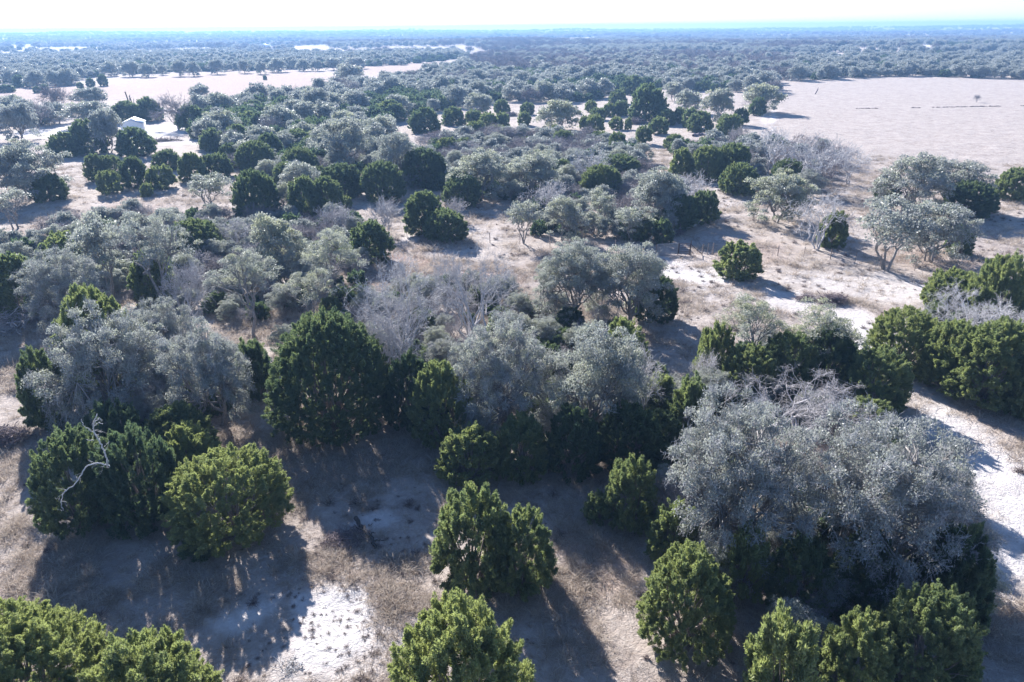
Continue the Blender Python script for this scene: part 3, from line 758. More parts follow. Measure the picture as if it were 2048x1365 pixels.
TREES = '''
J -17.8 18.0 3.51 6.78 1.00|sprawling bright green juniper cut off by the frame edge below the dark juniper huddle
J -13.1 17.3 2.72 5.95 0.95|bright low juniper overlapping the sprawling one beside the bare white soil
J -1.8 17.7 2.68 7.24 1.00|bright yellow green juniper cut off below the twin topped pair
J -2.0 27.2 1.93 5.21 0.70|taller pointed half of the twin topped juniper pair by the bare soil
J 0.4 26.8 1.57 4.24 0.65|lower rounded half of the twin topped juniper pair by the bare soil
J -15.2 30.9 2.90 4.89 1.00|sunlit yellow green juniper in front of the dark juniper huddle
J -20.3 31.9 2.16 5.85 0.05|darkest blue green juniper in the huddle with the dead white snag
J -23.7 31.7 2.05 5.54 0.35|dark juniper behind the dead white snag at the huddle's open grass side
J -19.1 35.5 1.65 4.02 1.00|juniper with yellow tips between the dark huddle and the sunlit juniper
J -23.9 36.5 1.97 4.74 0.15|dark green juniper under the lacy twin oaks above the white snag
J -21.2 38.4 2.14 3.64 0.70|feathery green juniper topping the dark huddle behind the yellow tipped one
J -16.3 29.1 0.75 1.42 0.30|tiny juniper seedling in shade at the foot of the sunlit yellow green juniper
J -12.2 41.9 4.13 8.30 0.30|massive dark green round juniper facing the shaded grass, biggest of the near junipers
J -18.7 46.4 1.24 4.72 0.25|slender upright juniper squeezed beside the massive dark juniper
J -7.2 42.1 1.47 5.38 0.10|dark juniper tucked between the massive juniper and the neat egg shaped one
J -4.5 40.2 2.11 5.69 0.65|neat egg shaped green juniper at the edge of the shaded grass
J -2.6 35.7 1.81 3.48 0.75|feathery light green juniper at the front of the big twiggy oak
J 0.5 36.3 1.68 3.92 0.60|spiky topped juniper beside the feathery light green one under the twiggy oak
J 3.6 36.4 1.75 4.46 0.15|dark shaded juniper under the front edge of the big twiggy oak
J 7.2 37.1 2.08 4.33 0.20|dark juniper filling the gap between the twiggy oak and the great silver oaks
J 6.3 31.4 1.44 4.05 0.70|small neat cone shaped juniper standing in front of the great silver oaks
J 4.7 31.6 0.69 1.78 0.60|knee high wispy juniper sprig beside the small cone shaped juniper
J 7.5 23.2 2.06 5.02 0.85|rounded bright juniper at the front foot of the great silver oaks
J 10.7 25.9 1.08 4.10 0.90|yellow spired juniper behind the rounded bright juniper under the silver oaks
J 10.2 19.2 1.33 5.06 1.00|yellowest juniper at the bottom edge below the silver leaved shrub
J 13.3 20.2 1.48 4.43 0.85|feathery juniper at the bottom edge between the yellowest and the dark pointed one
J 16.4 20.6 1.83 4.94 0.50|tall dark pointed juniper at the shady end of the great silver oaks
J 19.6 24.0 1.44 5.44 0.10|nearly black juniper against the white lane under the great silver oaks
J 8.1 28.6 1.29 3.28 0.70|ragged juniper poking out under the silver oak beside the small cone juniper
J 15.9 24.7 1.50 2.76 0.40|shaded green juniper under the drooping silver twigs
J 13.3 25.3 1.57 3.66 0.50|shaded juniper filling the hollow behind the silver leaved shrub
J 16.4 25.6 1.52 3.88 0.35|dim juniper against the trunks of the great silver oaks
J 18.8 24.8 1.21 3.64 0.30|dark juniper between the tall pointed one and the nearly black one
S 14.3 24.6 1.43 2.63 0.40|grey leafed brush in the hollow behind the yellowest juniper
J 23.5 40.2 1.60 2.69 0.75|small green juniper top showing behind the bare crown of the great silver oaks
O 11.5 29.3 4.12 9.23 0.15|great silver grey live oak above the rounded bright juniper, first of the motte
O 17.8 27.3 4.40 9.33 0.10|great silver grey live oak leaning over the white lane
B 17.5 38.7 4.83 4.92 0.58|bare grey crown of lichen covered twigs at the back of the great silver oaks
B 18.3 27.2 2.66 6.86 0.96|bleached bare twiggy tree drooping in the middle of the great silver oak
S 11.7 22.1 1.69 3.17 0.50|silver leaved shrubby oak behind the yellowest juniper
S 12.3 25.4 1.47 2.69 0.40|grey leaved shrubby oak shaded under the silver oaks
S 9.3 25.8 1.14 3.15 0.50|pale speckled shrubby oak beside the rounded bright juniper
O -0.2 41.0 3.55 8.76 0.30|big twiggy live oak above the feathery juniper in the centre motte
O 5.0 39.7 3.31 8.25 0.35|olive tinted live oak beside the big twiggy one in the centre motte
J 8.6 49.1 1.95 4.82 0.75|juniper sprouting through the back of the olive tinted oak
B 8.7 42.6 1.82 4.91 0.86|small bare grey tree over the junipers beside the shaded clearing
J 10.1 43.5 1.19 3.12 0.80|small bright juniper behind the small bare grey tree
J 11.7 40.8 1.07 4.08 0.60|thin juniper between the small bare tree and the bare silver crown
B 14.0 45.7 1.23 3.35 0.82|leaning wispy bare tree at the end of the shaded clearing
B -8.8 50.7 3.66 9.00 0.80|pale bare oak with fine twigs rising behind the massive dark juniper
B -3.2 52.9 4.05 9.00 0.71|crooked bare oak with dark curving limbs before the pinkish grass
B -8.3 46.1 3.71 7.80 0.64|grey leafless thicket tree low behind the neat egg shaped juniper
O 5.3 60.7 3.96 7.79 0.45|broad dense live oak nearest the pinkish grass in the centre motte
O 10.8 59.3 3.67 7.60 0.40|broad dense live oak casting shade on the white soil by the pipe gate
J 13.1 60.7 1.94 4.17 0.15|dark juniper skirt under the broad live oak by the shaded clearing
O -27.4 42.3 4.12 8.92 0.30|wide grey live oak leaning over the dark juniper huddle
O -26.6 50.0 2.77 6.79 0.25|pale topped oak between the tall juniper spire and the slim trees
O -20.4 42.2 2.99 7.97 0.20|shaded grey oak beside the slender upright juniper
J -29.7 46.1 2.85 9.00 0.75|tall yellow green juniper spire rising above the wide grey oak
J -32.0 42.5 1.46 5.57 0.35|ragged juniper on the dry grass side of the wide grey oak
S -34.2 64.4 4.16 10.00 0.35|tall open oak with a thick dark trunk near the dry slope
S -40.4 66.6 3.52 8.90 0.25|open leaning oak with grey foliage beside the tall thick trunked oak
O -39.7 59.2 3.66 8.05 0.30|low spreading oak above the heap of pale cut brush
J -50.4 76.3 2.45 4.46 0.70|juniper behind the low spreading oak at the dry slope
J -46.0 62.0 2.37 6.39 0.55|juniper at the frame edge above the heap of pale cut brush
J -35.7 66.3 2.16 5.26 0.50|green juniper at the foot of the tall thick trunked oak
J -37.8 81.4 3.16 4.62 0.55|green juniper behind the tall thick trunked oak
B -29.3 59.9 2.41 5.90 0.73|dead tree with pale crooked limbs between the open oaks
S -22.9 57.4 3.22 7.90 0.50|slim oak with a dark leaning trunk behind the slender juniper
S -18.4 60.2 3.01 5.40 0.70|small pale crowned oak on two thin trunks before the pinkish grass
O -25.1 73.7 3.01 7.36 0.70|pale green topped oak in the middle of the left grove
S -17.5 66.0 3.13 7.80 0.60|airy oak with twisting bare limbs beside the pale green topped oak
B -33.3 83.6 2.46 4.00 0.69|small lavender bare tree behind the pale green topped oak
J -16.1 79.7 2.48 4.75 0.40|dark juniper with a see through base beside the small leafless sapling
B -16.2 91.1 2.22 4.60 0.69|small leafless sapling alone on the pinkish grass
B -22.7 90.1 2.36 4.10 0.64|low mound of bare brown twigs near the small leafless sapling
J -11.5 91.9 2.59 5.49 0.50|upright juniper of the pair in the centre clearing
J -8.3 88.6 2.67 4.00 0.45|squat juniper of the pair in the centre clearing
B -7.9 97.4 1.76 3.20 0.64|thin bare sapling behind the squat juniper of the clearing pair
O -4.8 111.4 5.31 8.04 0.50|large dense blue grey oak behind the juniper pair
O 3.1 113.6 4.64 7.51 0.45|grey green oak joined to the large dense blue grey oak
J -7.5 108.0 2.82 4.70 0.45|juniper at the foot of the large dense blue grey oak
J -11.5 120.4 1.15 2.64 0.60|wispy little juniper in front of the large blue grey oak
J 8.8 123.9 2.32 4.16 0.50|dark juniper between the grey green oak and the silvery snag
B 13.3 120.4 4.05 6.60 0.82|silvery tangled snag above the mid field junipers
J 14.6 115.0 3.22 4.62 0.55|round juniper at the foot of the silvery tangled snag
J 19.8 129.7 3.96 3.90 0.35|long dark juniper hedge clump beside the open track
B 5.4 99.8 4.14 5.30 0.71|purple grey leafless tree in front of the large blue grey oak
S 1.5 86.6 2.44 5.20 0.50|many stemmed oak nearest the juniper pair clearing
O 6.7 88.6 2.94 5.87 0.45|grey oak leaning beside the many stemmed oak
S 12.1 93.6 2.37 5.30 0.50|lanky sparse oak with one thin dark stem
S 15.4 86.7 2.85 4.70 0.50|loose crowned grey oak just behind the broad live oak
O 20.2 95.8 4.46 8.00 0.35|grey live oak tangle above the pipe gate
B 26.6 103.7 3.35 5.50 0.82|lavender dead tree tangled with the oak above the pipe gate
J 26.6 95.9 1.93 4.50 0.35|dark round juniper on a bare stem above the pipe gate
J 22.6 92.9 2.27 4.68 0.40|shaded juniper beside the dark round one above the pipe gate
J 19.0 86.9 1.38 2.85 0.20|small dark juniper against the mesh panel of the pipe gate
J 15.7 88.3 1.95 3.49 0.40|green juniper under the loose crowned grey oak
J 24.7 73.1 2.18 3.73 0.65|lone round juniper on the open ground near the pipe gate
S 17.9 48.1 3.03 6.60 0.80|open oak with twisted dark branches across the white lane
S 23.1 47.8 3.02 6.70 0.80|wide twisted oak at the lane side of the juniper thicket
J 15.4 48.1 1.50 4.85 0.75|bright juniper at the shaded clearing end of the thicket with twisted oaks
J 17.3 45.9 2.12 3.95 0.70|feathery juniper at the front of the thicket with twisted oaks
J 20.4 46.6 2.14 4.65 0.45|juniper under the twisted oaks in the middle of their thicket
J 23.4 46.5 2.13 5.27 0.20|dark juniper under the wide twisted oak
J 25.6 44.0 2.25 4.36 0.60|stout round juniper casting a long shadow on the white lane
B 24.0 51.5 1.62 2.70 0.86|little grey dead tree inside the thicket with twisted oaks
J 30.7 50.3 2.69 4.90 0.90|bushy bright juniper leading the row across the lane
J 32.7 47.6 2.30 5.10 0.75|juniper behind the bushy bright one across the lane
J 34.2 45.1 3.01 6.36 0.70|very large juniper filling the corner across the lane
J 35.4 42.6 1.57 5.36 0.55|juniper cut by the frame edge beside the very large one
J 41.9 62.7 2.52 3.91 0.80|sloping juniper behind the bleached twiggy tree across the lane
J 43.7 59.0 2.59 6.46 0.75|tall domed juniper behind the bleached twiggy tree
B 37.9 54.1 3.81 5.00 0.96|bleached twiggy tree woven through the junipers across the lane
B 42.5 54.1 2.11 3.20 0.91|white dead branches beside the tall domed juniper at the frame edge
J 35.6 42.8 0.92 1.71 0.90|tiny bright juniper at the frame edge beside the lane
S 41.5 74.9 4.88 7.80 0.25|leaning oak with bare lower trunks on the open slope
O 48.2 77.8 4.53 6.83 0.20|grey oak spreading behind the leaning oak on the open slope
O 57.7 101.8 5.41 8.34 0.30|pale grey oak at the near edge of the wide hay field
O 65.8 104.7 5.03 6.92 0.20|grey oak beside the pale one at the near edge of the wide hay field
J 58.5 109.6 1.88 4.29 0.30|dark juniper at the end of the oak clump by the hay field
J 65.1 99.5 3.69 4.64 0.25|dark spreading juniper under the oaks by the hay field
J 53.0 80.7 1.43 3.27 0.35|dark juniper shaded behind the leaning oak trunks
B 37.1 82.8 3.86 6.30 0.80|leaning half bare tree with a single dark trunk on the slope
J 39.4 84.1 1.63 4.33 0.50|thin juniper behind the leaning half bare tree
J 78.3 109.0 2.88 4.75 0.60|juniper at the frame edge alone on the hay field side
O 36.7 96.2 4.92 7.56 0.65|dense full crowned oak standing beside the open slope
J 37.1 114.9 3.14 4.80 0.50|juniper tucked behind the dense full crowned oak
J 31.0 128.7 2.09 5.15 0.75|bright juniper at the track end of the row before the dead trees
J 34.6 126.4 3.21 5.72 0.65|rounded juniper in the row before the dead trees
J 39.4 127.1 3.44 6.01 0.50|dark juniper reaching the dead trees
B 46.8 128.7 4.76 8.00 0.93|white limbed dead tree at the edge of the hay field
B 49.9 117.0 5.60 9.00 0.86|widest grey dead tree at the edge of the hay field
B 58.1 122.0 4.31 6.60 0.89|dead tree with arching bare limbs reaching over the hay field
O 47.6 113.1 2.91 4.08 0.20|blue grey leafy shrub oak under the widest dead tree
J 47.5 121.6 2.69 4.23 0.40|dark juniper between the dead trees
O -77.3 113.9 6.26 9.65 0.35|big dark live oak at the frame edge above the lone thin trunked tree
J -74.3 113.6 2.57 4.55 0.40|brownish juniper against the big dark live oak at the frame edge
S -68.7 96.0 3.64 5.30 0.30|lone thin trunked tree in shade by the wire fence
J -67.0 118.5 1.82 3.85 0.60|neat small juniper in front of the long juniper row
J -75.6 130.7 1.99 4.58 0.50|juniper at the open grass end of the long juniper row
J -74.1 133.1 2.16 3.99 0.45|juniper standing above the neat small one in the long row
J -65.4 124.1 2.45 5.13 0.30|dark juniper in the middle of the long juniper row
J -60.2 122.3 2.21 3.94 0.60|feathery juniper standing forward of the long row
J -59.8 116.0 0.99 2.22 0.70|sprig of juniper in front of the feathery one
J -67.3 140.4 2.61 3.87 0.40|juniper behind the feathery one in the long row
J -57.1 128.2 2.30 5.02 0.50|upright juniper at the wooded end of the long row
J -54.7 132.9 2.79 4.23 0.35|dark juniper beside the upright one at the row's end
J -48.5 137.0 3.51 5.68 0.40|grey green juniper rounded like a dome past the long row
S -44.2 102.9 3.55 6.20 0.45|oak with dark forked limbs behind the left grove
J -36.6 100.8 3.12 6.67 0.30|tall dark juniper beside the oak with forked limbs
O -33.9 103.5 1.50 4.70 0.55|slim oak beside the tall dark juniper
J -29.7 101.4 2.45 5.80 0.45|juniper at the start of the clump with brown twigs
J -27.1 103.4 2.49 5.30 0.50|domed juniper above the bare brown twigs
B -28.6 104.6 2.10 2.70 0.60|bare brown twiggy bush under the domed juniper
J -24.9 106.4 0.74 1.92 0.70|bush sized juniper at the end of the domed clump
J -20.3 112.5 3.38 5.83 0.35|large round dark juniper beside the shady gap
J -38.0 129.4 3.50 5.55 0.50|juniper crowding in front of the big grey oak stand
J -27.2 114.7 3.53 5.17 0.30|shaded juniper below the big grey oak stand
O -30.8 136.1 5.61 10.03 0.30|big grey oak heading the stand before the round dark juniper
O -19.3 124.0 4.39 9.07 0.25|bluish oak at the end of the grey oak stand
J -15.2 123.2 3.76 6.16 0.25|dark juniper between the bluish oak and the large blue grey oak
J -97.4 158.3 3.33 4.77 0.35|stubby juniper between the gravel lane and the long row
O -90.0 162.3 4.85 9.43 0.25|large dark tree hiding the white shed
J -94.5 162.0 3.67 6.78 0.25|dark juniper on the gravel side of the tree hiding the shed
J -81.2 157.4 3.58 5.83 0.30|dark juniper right below the white shed
O -119.1 207.8 7.24 7.09 0.40|oak spreading behind the tree that hides the shed
O -123.0 183.3 5.32 8.96 0.20|grey oak with a crooked trunk at the gravel lane end
B -133.1 206.0 4.93 6.10 0.20|grey leafless tree beyond the gravel lane
O -146.4 259.3 6.76 7.27 0.35|flat topped oak at the near edge of the far strip field
B -145.0 236.2 4.73 8.40 0.20|leaning leafless tree at the near edge of the far strip field
B -91.9 201.5 5.30 7.80 0.30|bare lavender tree in the pale yard by the shed
J -88.3 202.5 3.54 6.18 0.30|dark juniper behind the bare lavender yard tree
J -110.1 224.7 3.83 6.37 0.30|dark juniper by the paired poles
J -113.5 219.0 4.75 5.74 0.35|rounded juniper between the flat topped oak and the shed
J -77.6 190.4 3.28 4.12 0.40|juniper by the pale yard at the wood's edge
J -67.2 163.7 3.06 4.70 0.40|juniper below its twin by the pale yard
J -62.7 167.7 2.90 5.05 0.45|pale tipped juniper at the wood's edge
J -78.4 204.2 1.89 4.73 0.40|narrow juniper behind the pale tipped one
J -71.8 202.0 4.00 4.48 0.45|broad juniper in the belt above the pale tipped one
J -81.2 233.8 3.53 4.56 0.30|dark juniper at the back of the yard side belt
J -72.9 227.8 2.62 4.31 0.40|dark green juniper next to the pale flecked oak
J -90.3 223.9 2.58 3.93 0.30|dark juniper above the yard corner
B -59.4 180.7 3.36 4.90 0.30|purple leafless tree in the yard side belt
O -51.1 144.1 3.58 5.14 0.35|pale flecked low oak in front of the yard side belt
J -55.9 144.2 2.18 4.40 0.40|juniper crowding the pale flecked low oak
J -49.1 147.8 2.48 5.84 0.35|dark juniper between the leafless purple tree and the oak stand
J -46.6 160.7 3.76 4.69 0.40|wide juniper behind the juniper crowding the oak stand
O -57.9 220.8 5.27 9.23 0.30|dark oak in the belt facing the far strip field
O -63.0 216.9 5.27 6.41 0.40|pale flecked oak in the yard side belt
O -49.2 236.8 5.57 7.30 0.15|brownish leaved oak above the wood belt
J -35.7 217.7 4.79 5.55 0.45|bright topped long juniper in the wood belt
O -76.6 357.3 8.06 10.42 0.30|hazy grey oak at the near edge of the far strip field
O -120.8 290.9 4.16 6.22 0.30|small oak by the near edge of the far strip field
J -22.3 192.7 4.20 5.87 0.20|broad dark juniper behind the long purple brush pile
J -15.8 207.0 3.21 4.76 0.35|juniper behind the broad dark one at the brush clearing
J -10.4 209.1 2.41 3.68 0.40|juniper at the back of the brush clearing
O -10.0 231.2 4.69 6.84 0.50|pale domed oak rising above the brush clearing
J -5.7 195.8 2.20 4.27 0.60|brighter juniper of the round pair in the brush clearing
J -2.3 197.6 2.03 4.04 0.50|darker juniper of the round pair in the brush clearing
J -8.4 179.2 2.38 4.16 0.55|juniper in front of the round pair
J -3.4 180.1 2.52 3.04 0.60|low juniper below the round pair
J 4.0 204.8 1.69 3.49 0.50|small round juniper touching the lone pale oak
J 5.2 232.2 2.21 3.45 0.40|juniper behind the lone pale oak on the track side
J -2.6 235.4 2.47 4.13 0.50|juniper above the small purple brush pile
O 12.5 194.4 5.77 7.74 0.75|lone pale oak with visible limbs in the brush clearing
J 11.2 181.7 1.03 3.00 0.50|pocket sized juniper at the foot of the lone pale oak
J 11.6 161.2 2.48 4.20 0.45|juniper between the second brush pile and the track
J 3.8 167.7 1.79 2.04 0.50|low juniper under the second brush pile
J 25.9 237.9 1.79 3.38 0.50|tiny juniper behind the three juniper knot
J 19.9 196.4 1.43 3.22 0.50|left juniper of the knot beside the lone pale oak
J 22.0 188.3 2.18 4.37 0.60|front juniper of the knot beside the lone pale oak
J 25.6 216.3 2.35 3.36 0.45|back juniper of the knot beside the lone pale oak
J 20.2 165.1 2.04 3.40 0.45|rounded juniper at the track edge beyond the knot
J 22.8 153.8 1.91 4.69 0.50|taller juniper with twigs at its foot by the track
J -13.4 154.3 2.12 3.83 0.60|juniper just below the long purple brush pile
J -9.9 157.6 2.32 3.23 0.45|darker juniper below the long purple brush pile
O -3.3 160.6 3.11 4.16 0.40|grey oak in front of the low juniper below the round pair
J 39.4 213.0 5.23 9.50 0.25|grey green giant juniper, broadest beyond the track
J 30.1 224.9 1.92 3.66 0.50|low juniper beside the giant juniper
J 34.2 227.2 2.24 4.31 0.35|dark juniper touching the giant juniper
J 38.6 264.6 3.11 4.44 0.50|juniper behind the two at the giant juniper's side
J 49.8 302.4 5.10 6.86 0.25|dark juniper behind the giant juniper
J 28.2 194.9 1.74 3.06 0.60|little oval juniper on the open track ground
J 31.4 194.7 0.97 2.80 0.65|smallest juniper on the open track ground beside the dark pile
J 31.2 169.8 1.81 3.85 0.50|upright egg shaped juniper alone on the open track ground
J 37.6 185.6 2.22 3.93 0.50|front juniper of the touching pair on the open track ground
J 43.1 203.4 2.35 4.01 0.50|rear juniper of the touching pair on the open track ground
J 36.3 160.8 2.26 3.30 0.60|flattened round juniper alone on the open track ground
J 47.2 205.8 1.56 4.22 0.35|dark juniper in the shade of the field corner oaks
J 48.8 198.6 1.90 4.74 0.40|juniper beside the haystack shaped one
J 49.4 189.6 3.20 4.89 0.50|haystack shaped juniper before the field corner oaks
J 54.7 182.7 2.85 4.86 0.50|ball shaped juniper nearest the hay field
J 63.7 202.0 1.93 4.27 0.40|juniper behind the ball shaped one nearest the hay field
O 58.7 207.2 4.76 9.25 0.55|leafy grey oak among the field corner junipers
O 55.7 232.1 4.56 7.34 0.50|oak beside the leafy grey one at the field corner
O 59.8 271.7 4.95 6.72 0.50|oak behind the giant juniper
O 79.3 233.1 7.16 8.74 0.70|umbrella shaped oak hanging over the hay field corner
B 78.8 240.8 3.10 4.90 0.30|bare bush under the umbrella shaped oak
J 75.6 225.5 2.29 5.04 0.25|dark juniper under the umbrella shaped oak
J 42.7 158.3 1.80 2.94 0.55|juniper in front of the grey log pile
J 50.2 159.4 1.87 2.50 0.55|juniper just behind the white limbed dead tree
J -227.5 337.7 3.61 3.25 0.20|low flat juniper at the frame edge of the far strip field
J -210.7 332.9 1.40 2.67 0.20|tiny round juniper dot on the far strip field
J -210.4 338.0 1.64 3.16 0.20|round juniper beside the tiny dot on the far strip field
J -202.2 372.5 2.16 5.21 0.20|egg shaped dark juniper alone on the far strip field
J -203.1 363.3 1.88 4.12 0.20|dark juniper at the corner of the far strip field wood
J -203.6 354.7 1.49 2.84 0.30|bush sized juniper at the corner of the far strip field wood
J -247.3 449.3 2.17 3.57 0.30|small juniper at the far wood edge above the egg shaped one
O -232.6 368.1 5.46 7.82 0.20|domed far oak at the near end of the strip field wood
O -227.1 374.1 3.86 7.70 0.25|second far oak along the strip field wood edge
O -224.2 380.4 4.90 8.08 0.25|sloping far oak along the strip field wood edge
J -241.2 369.9 3.58 5.41 0.15|dark far juniper between the domed far oak and the frame edge
O -241.6 455.6 6.43 8.43 0.20|far oak starting the straight tree line over the strip field
O -225.8 448.8 6.62 8.60 0.20|far oak in the middle of the straight tree line
O -213.1 443.0 4.84 7.62 0.20|far oak closing the straight tree line
O -213.2 463.1 2.97 6.13 0.20|small far oak standing apart from the straight tree line
O -196.4 449.6 4.90 8.92 0.25|far oak opening the row of field edge oaks
O -187.9 448.8 4.32 8.31 0.25|far oak second in the row of field edge oaks
O -181.7 467.9 6.00 8.65 0.25|far oak with a bare trunk in the row of field edge oaks
O -167.6 477.0 4.89 7.88 0.20|round dark far oak in the row of field edge oaks
O -153.4 464.4 4.17 7.98 0.25|far oak beside the round dark one in the field edge row
O -149.5 485.2 6.53 8.64 0.25|broad far oak in the field edge row
O -148.8 522.4 4.01 6.89 0.25|small far oak in the field edge row
O -135.7 495.4 4.76 7.52 0.25|far oak beyond the small one in the field edge row
O -126.7 494.6 5.07 6.85 0.20|dense far oak in the field edge row
O -117.5 504.6 7.43 7.98 0.20|long far oak toward the end of the field edge row
O -105.5 519.6 8.65 7.79 0.20|far oak ending the field edge row
J -133.6 410.1 1.06 2.18 0.10|single dark juniper dot in the middle of the strip field
J -104.1 328.3 1.07 2.20 0.10|tilted dark juniper dot at the strip field's near edge
'''
ZONES = {
 '1': ([(-98, 232), (-87, 280), (-75, 311), (-63, 336), (-50, 445), (-31, 529), (-10, 440), (23, 427), (88, 428), (132, 380), (107, 295), (95, 308), (68, 318), (54, 348), (34, 280), (24, 271), (7, 266), (-4, 277), (-16, 256), (-33, 221), (-28, 144), (-47, 145), (-62, 158), (-71, 166)], (0.47, 0.43, 0.1), 4.6),
 '2': ([(-33, 637), (-10, 440), (23, 427), (88, 428), (132, 380), (141, 372), (205, 542), (221, 698), (42, 794), (-28, 725)], (0.08, 0.22, 0.7), 6.0),
 '3': ([(139, 365), (175, 387), (220, 397), (251, 366), (273, 346), (454, 583), (235, 626)], (0.22, 0.75, 0.03), 6.6),
 '4': ([(-295, 378), (-269, 396), (-243, 379), (-225, 384), (-263, 483), (-220, 467), (-220, 489), (-157, 515), (-101, 547), (-44, 704), (-47, 756), (-687, 895)], (0.35, 0.6, 0.05), 8.0),
 '5': ([(-154, 197), (-166, 240), (-160, 246), (-146, 239), (-130, 217), (-133, 202)], (0.4, 0.4, 0.2), 5.5),
 '7': ([(-64, 82), (-62, 93), (-55, 101), (-41, 97), (-31, 103), (-21, 97), (-16, 70), (-22, 62), (-25, 59), (-30, 62), (-38, 65), (-43, 59), (-52, 62)], (0.45, 0.25, 0.3), 3.2),
 '8': ([(-20, 55), (-16, 67), (-6, 70), (1, 66), (10, 59), (11, 49), (14, 45), (9, 38), (-4, 39), (-8, 46), (-17, 49)], (0.55, 0.2, 0.25), 3.0),
 '9': ([(-1, 112), (7, 128), (21, 137), (26, 131), (31, 111), (28, 98), (20, 88), (13, 88), (9, 91), (4, 88)], (0.4, 0.25, 0.35), 3.6),
 'a': ([(13, 45), (17, 47), (24, 40), (25, 31), (22, 25), (15, 22), (12, 24), (8, 31), (10, 39)], (0.6, 0.2, 0.2), 2.6),
 'b': ([(18, 54), (23, 55), (28, 52), (25, 47), (20, 46), (17, 48)], (0.6, 0.1, 0.3), 2.4),
 'c': ([(40, 63), (53, 65), (43, 50), (36, 48), (34, 54)], (0.6, 0.1, 0.3), 2.8),
 'd': ([(-34, 44), (-29, 51), (-21, 51), (-18, 42), (-21, 40), (-29, 38)], (0.55, 0.25, 0.2), 2.6),
 'e': ([(-64, 165), (-56, 176), (-28, 144), (-14, 163), (-11, 120), (-18, 120), (-28, 134), (-28, 118), (-41, 127), (-53, 137)], (0.5, 0.3, 0.2), 4.0),
 'f': ([(-16, 174), (8, 177), (24, 161), (27, 142), (18, 122), (2, 111), (-10, 115)], (0.4, 0.35, 0.25), 4.2),
 'g': ([(35, 154), (53, 167), (68, 143), (56, 119), (49, 115), (41, 120), (34, 129)], (0.35, 0.15, 0.5), 4.2),
 '6': ([(-47, 145), (-28, 144), (-19, 120), (-30, 144), (-28, 124), (-34, 113), (-42, 130)], (0.6, 0.3, 0.1), 4.5)}
GAPS = [(333, 607, 10, 45), (239, 488, 22, 14), (255, 622, 20, 25), (181, 597, 15, 20), (-284, 652, 30, 40)]
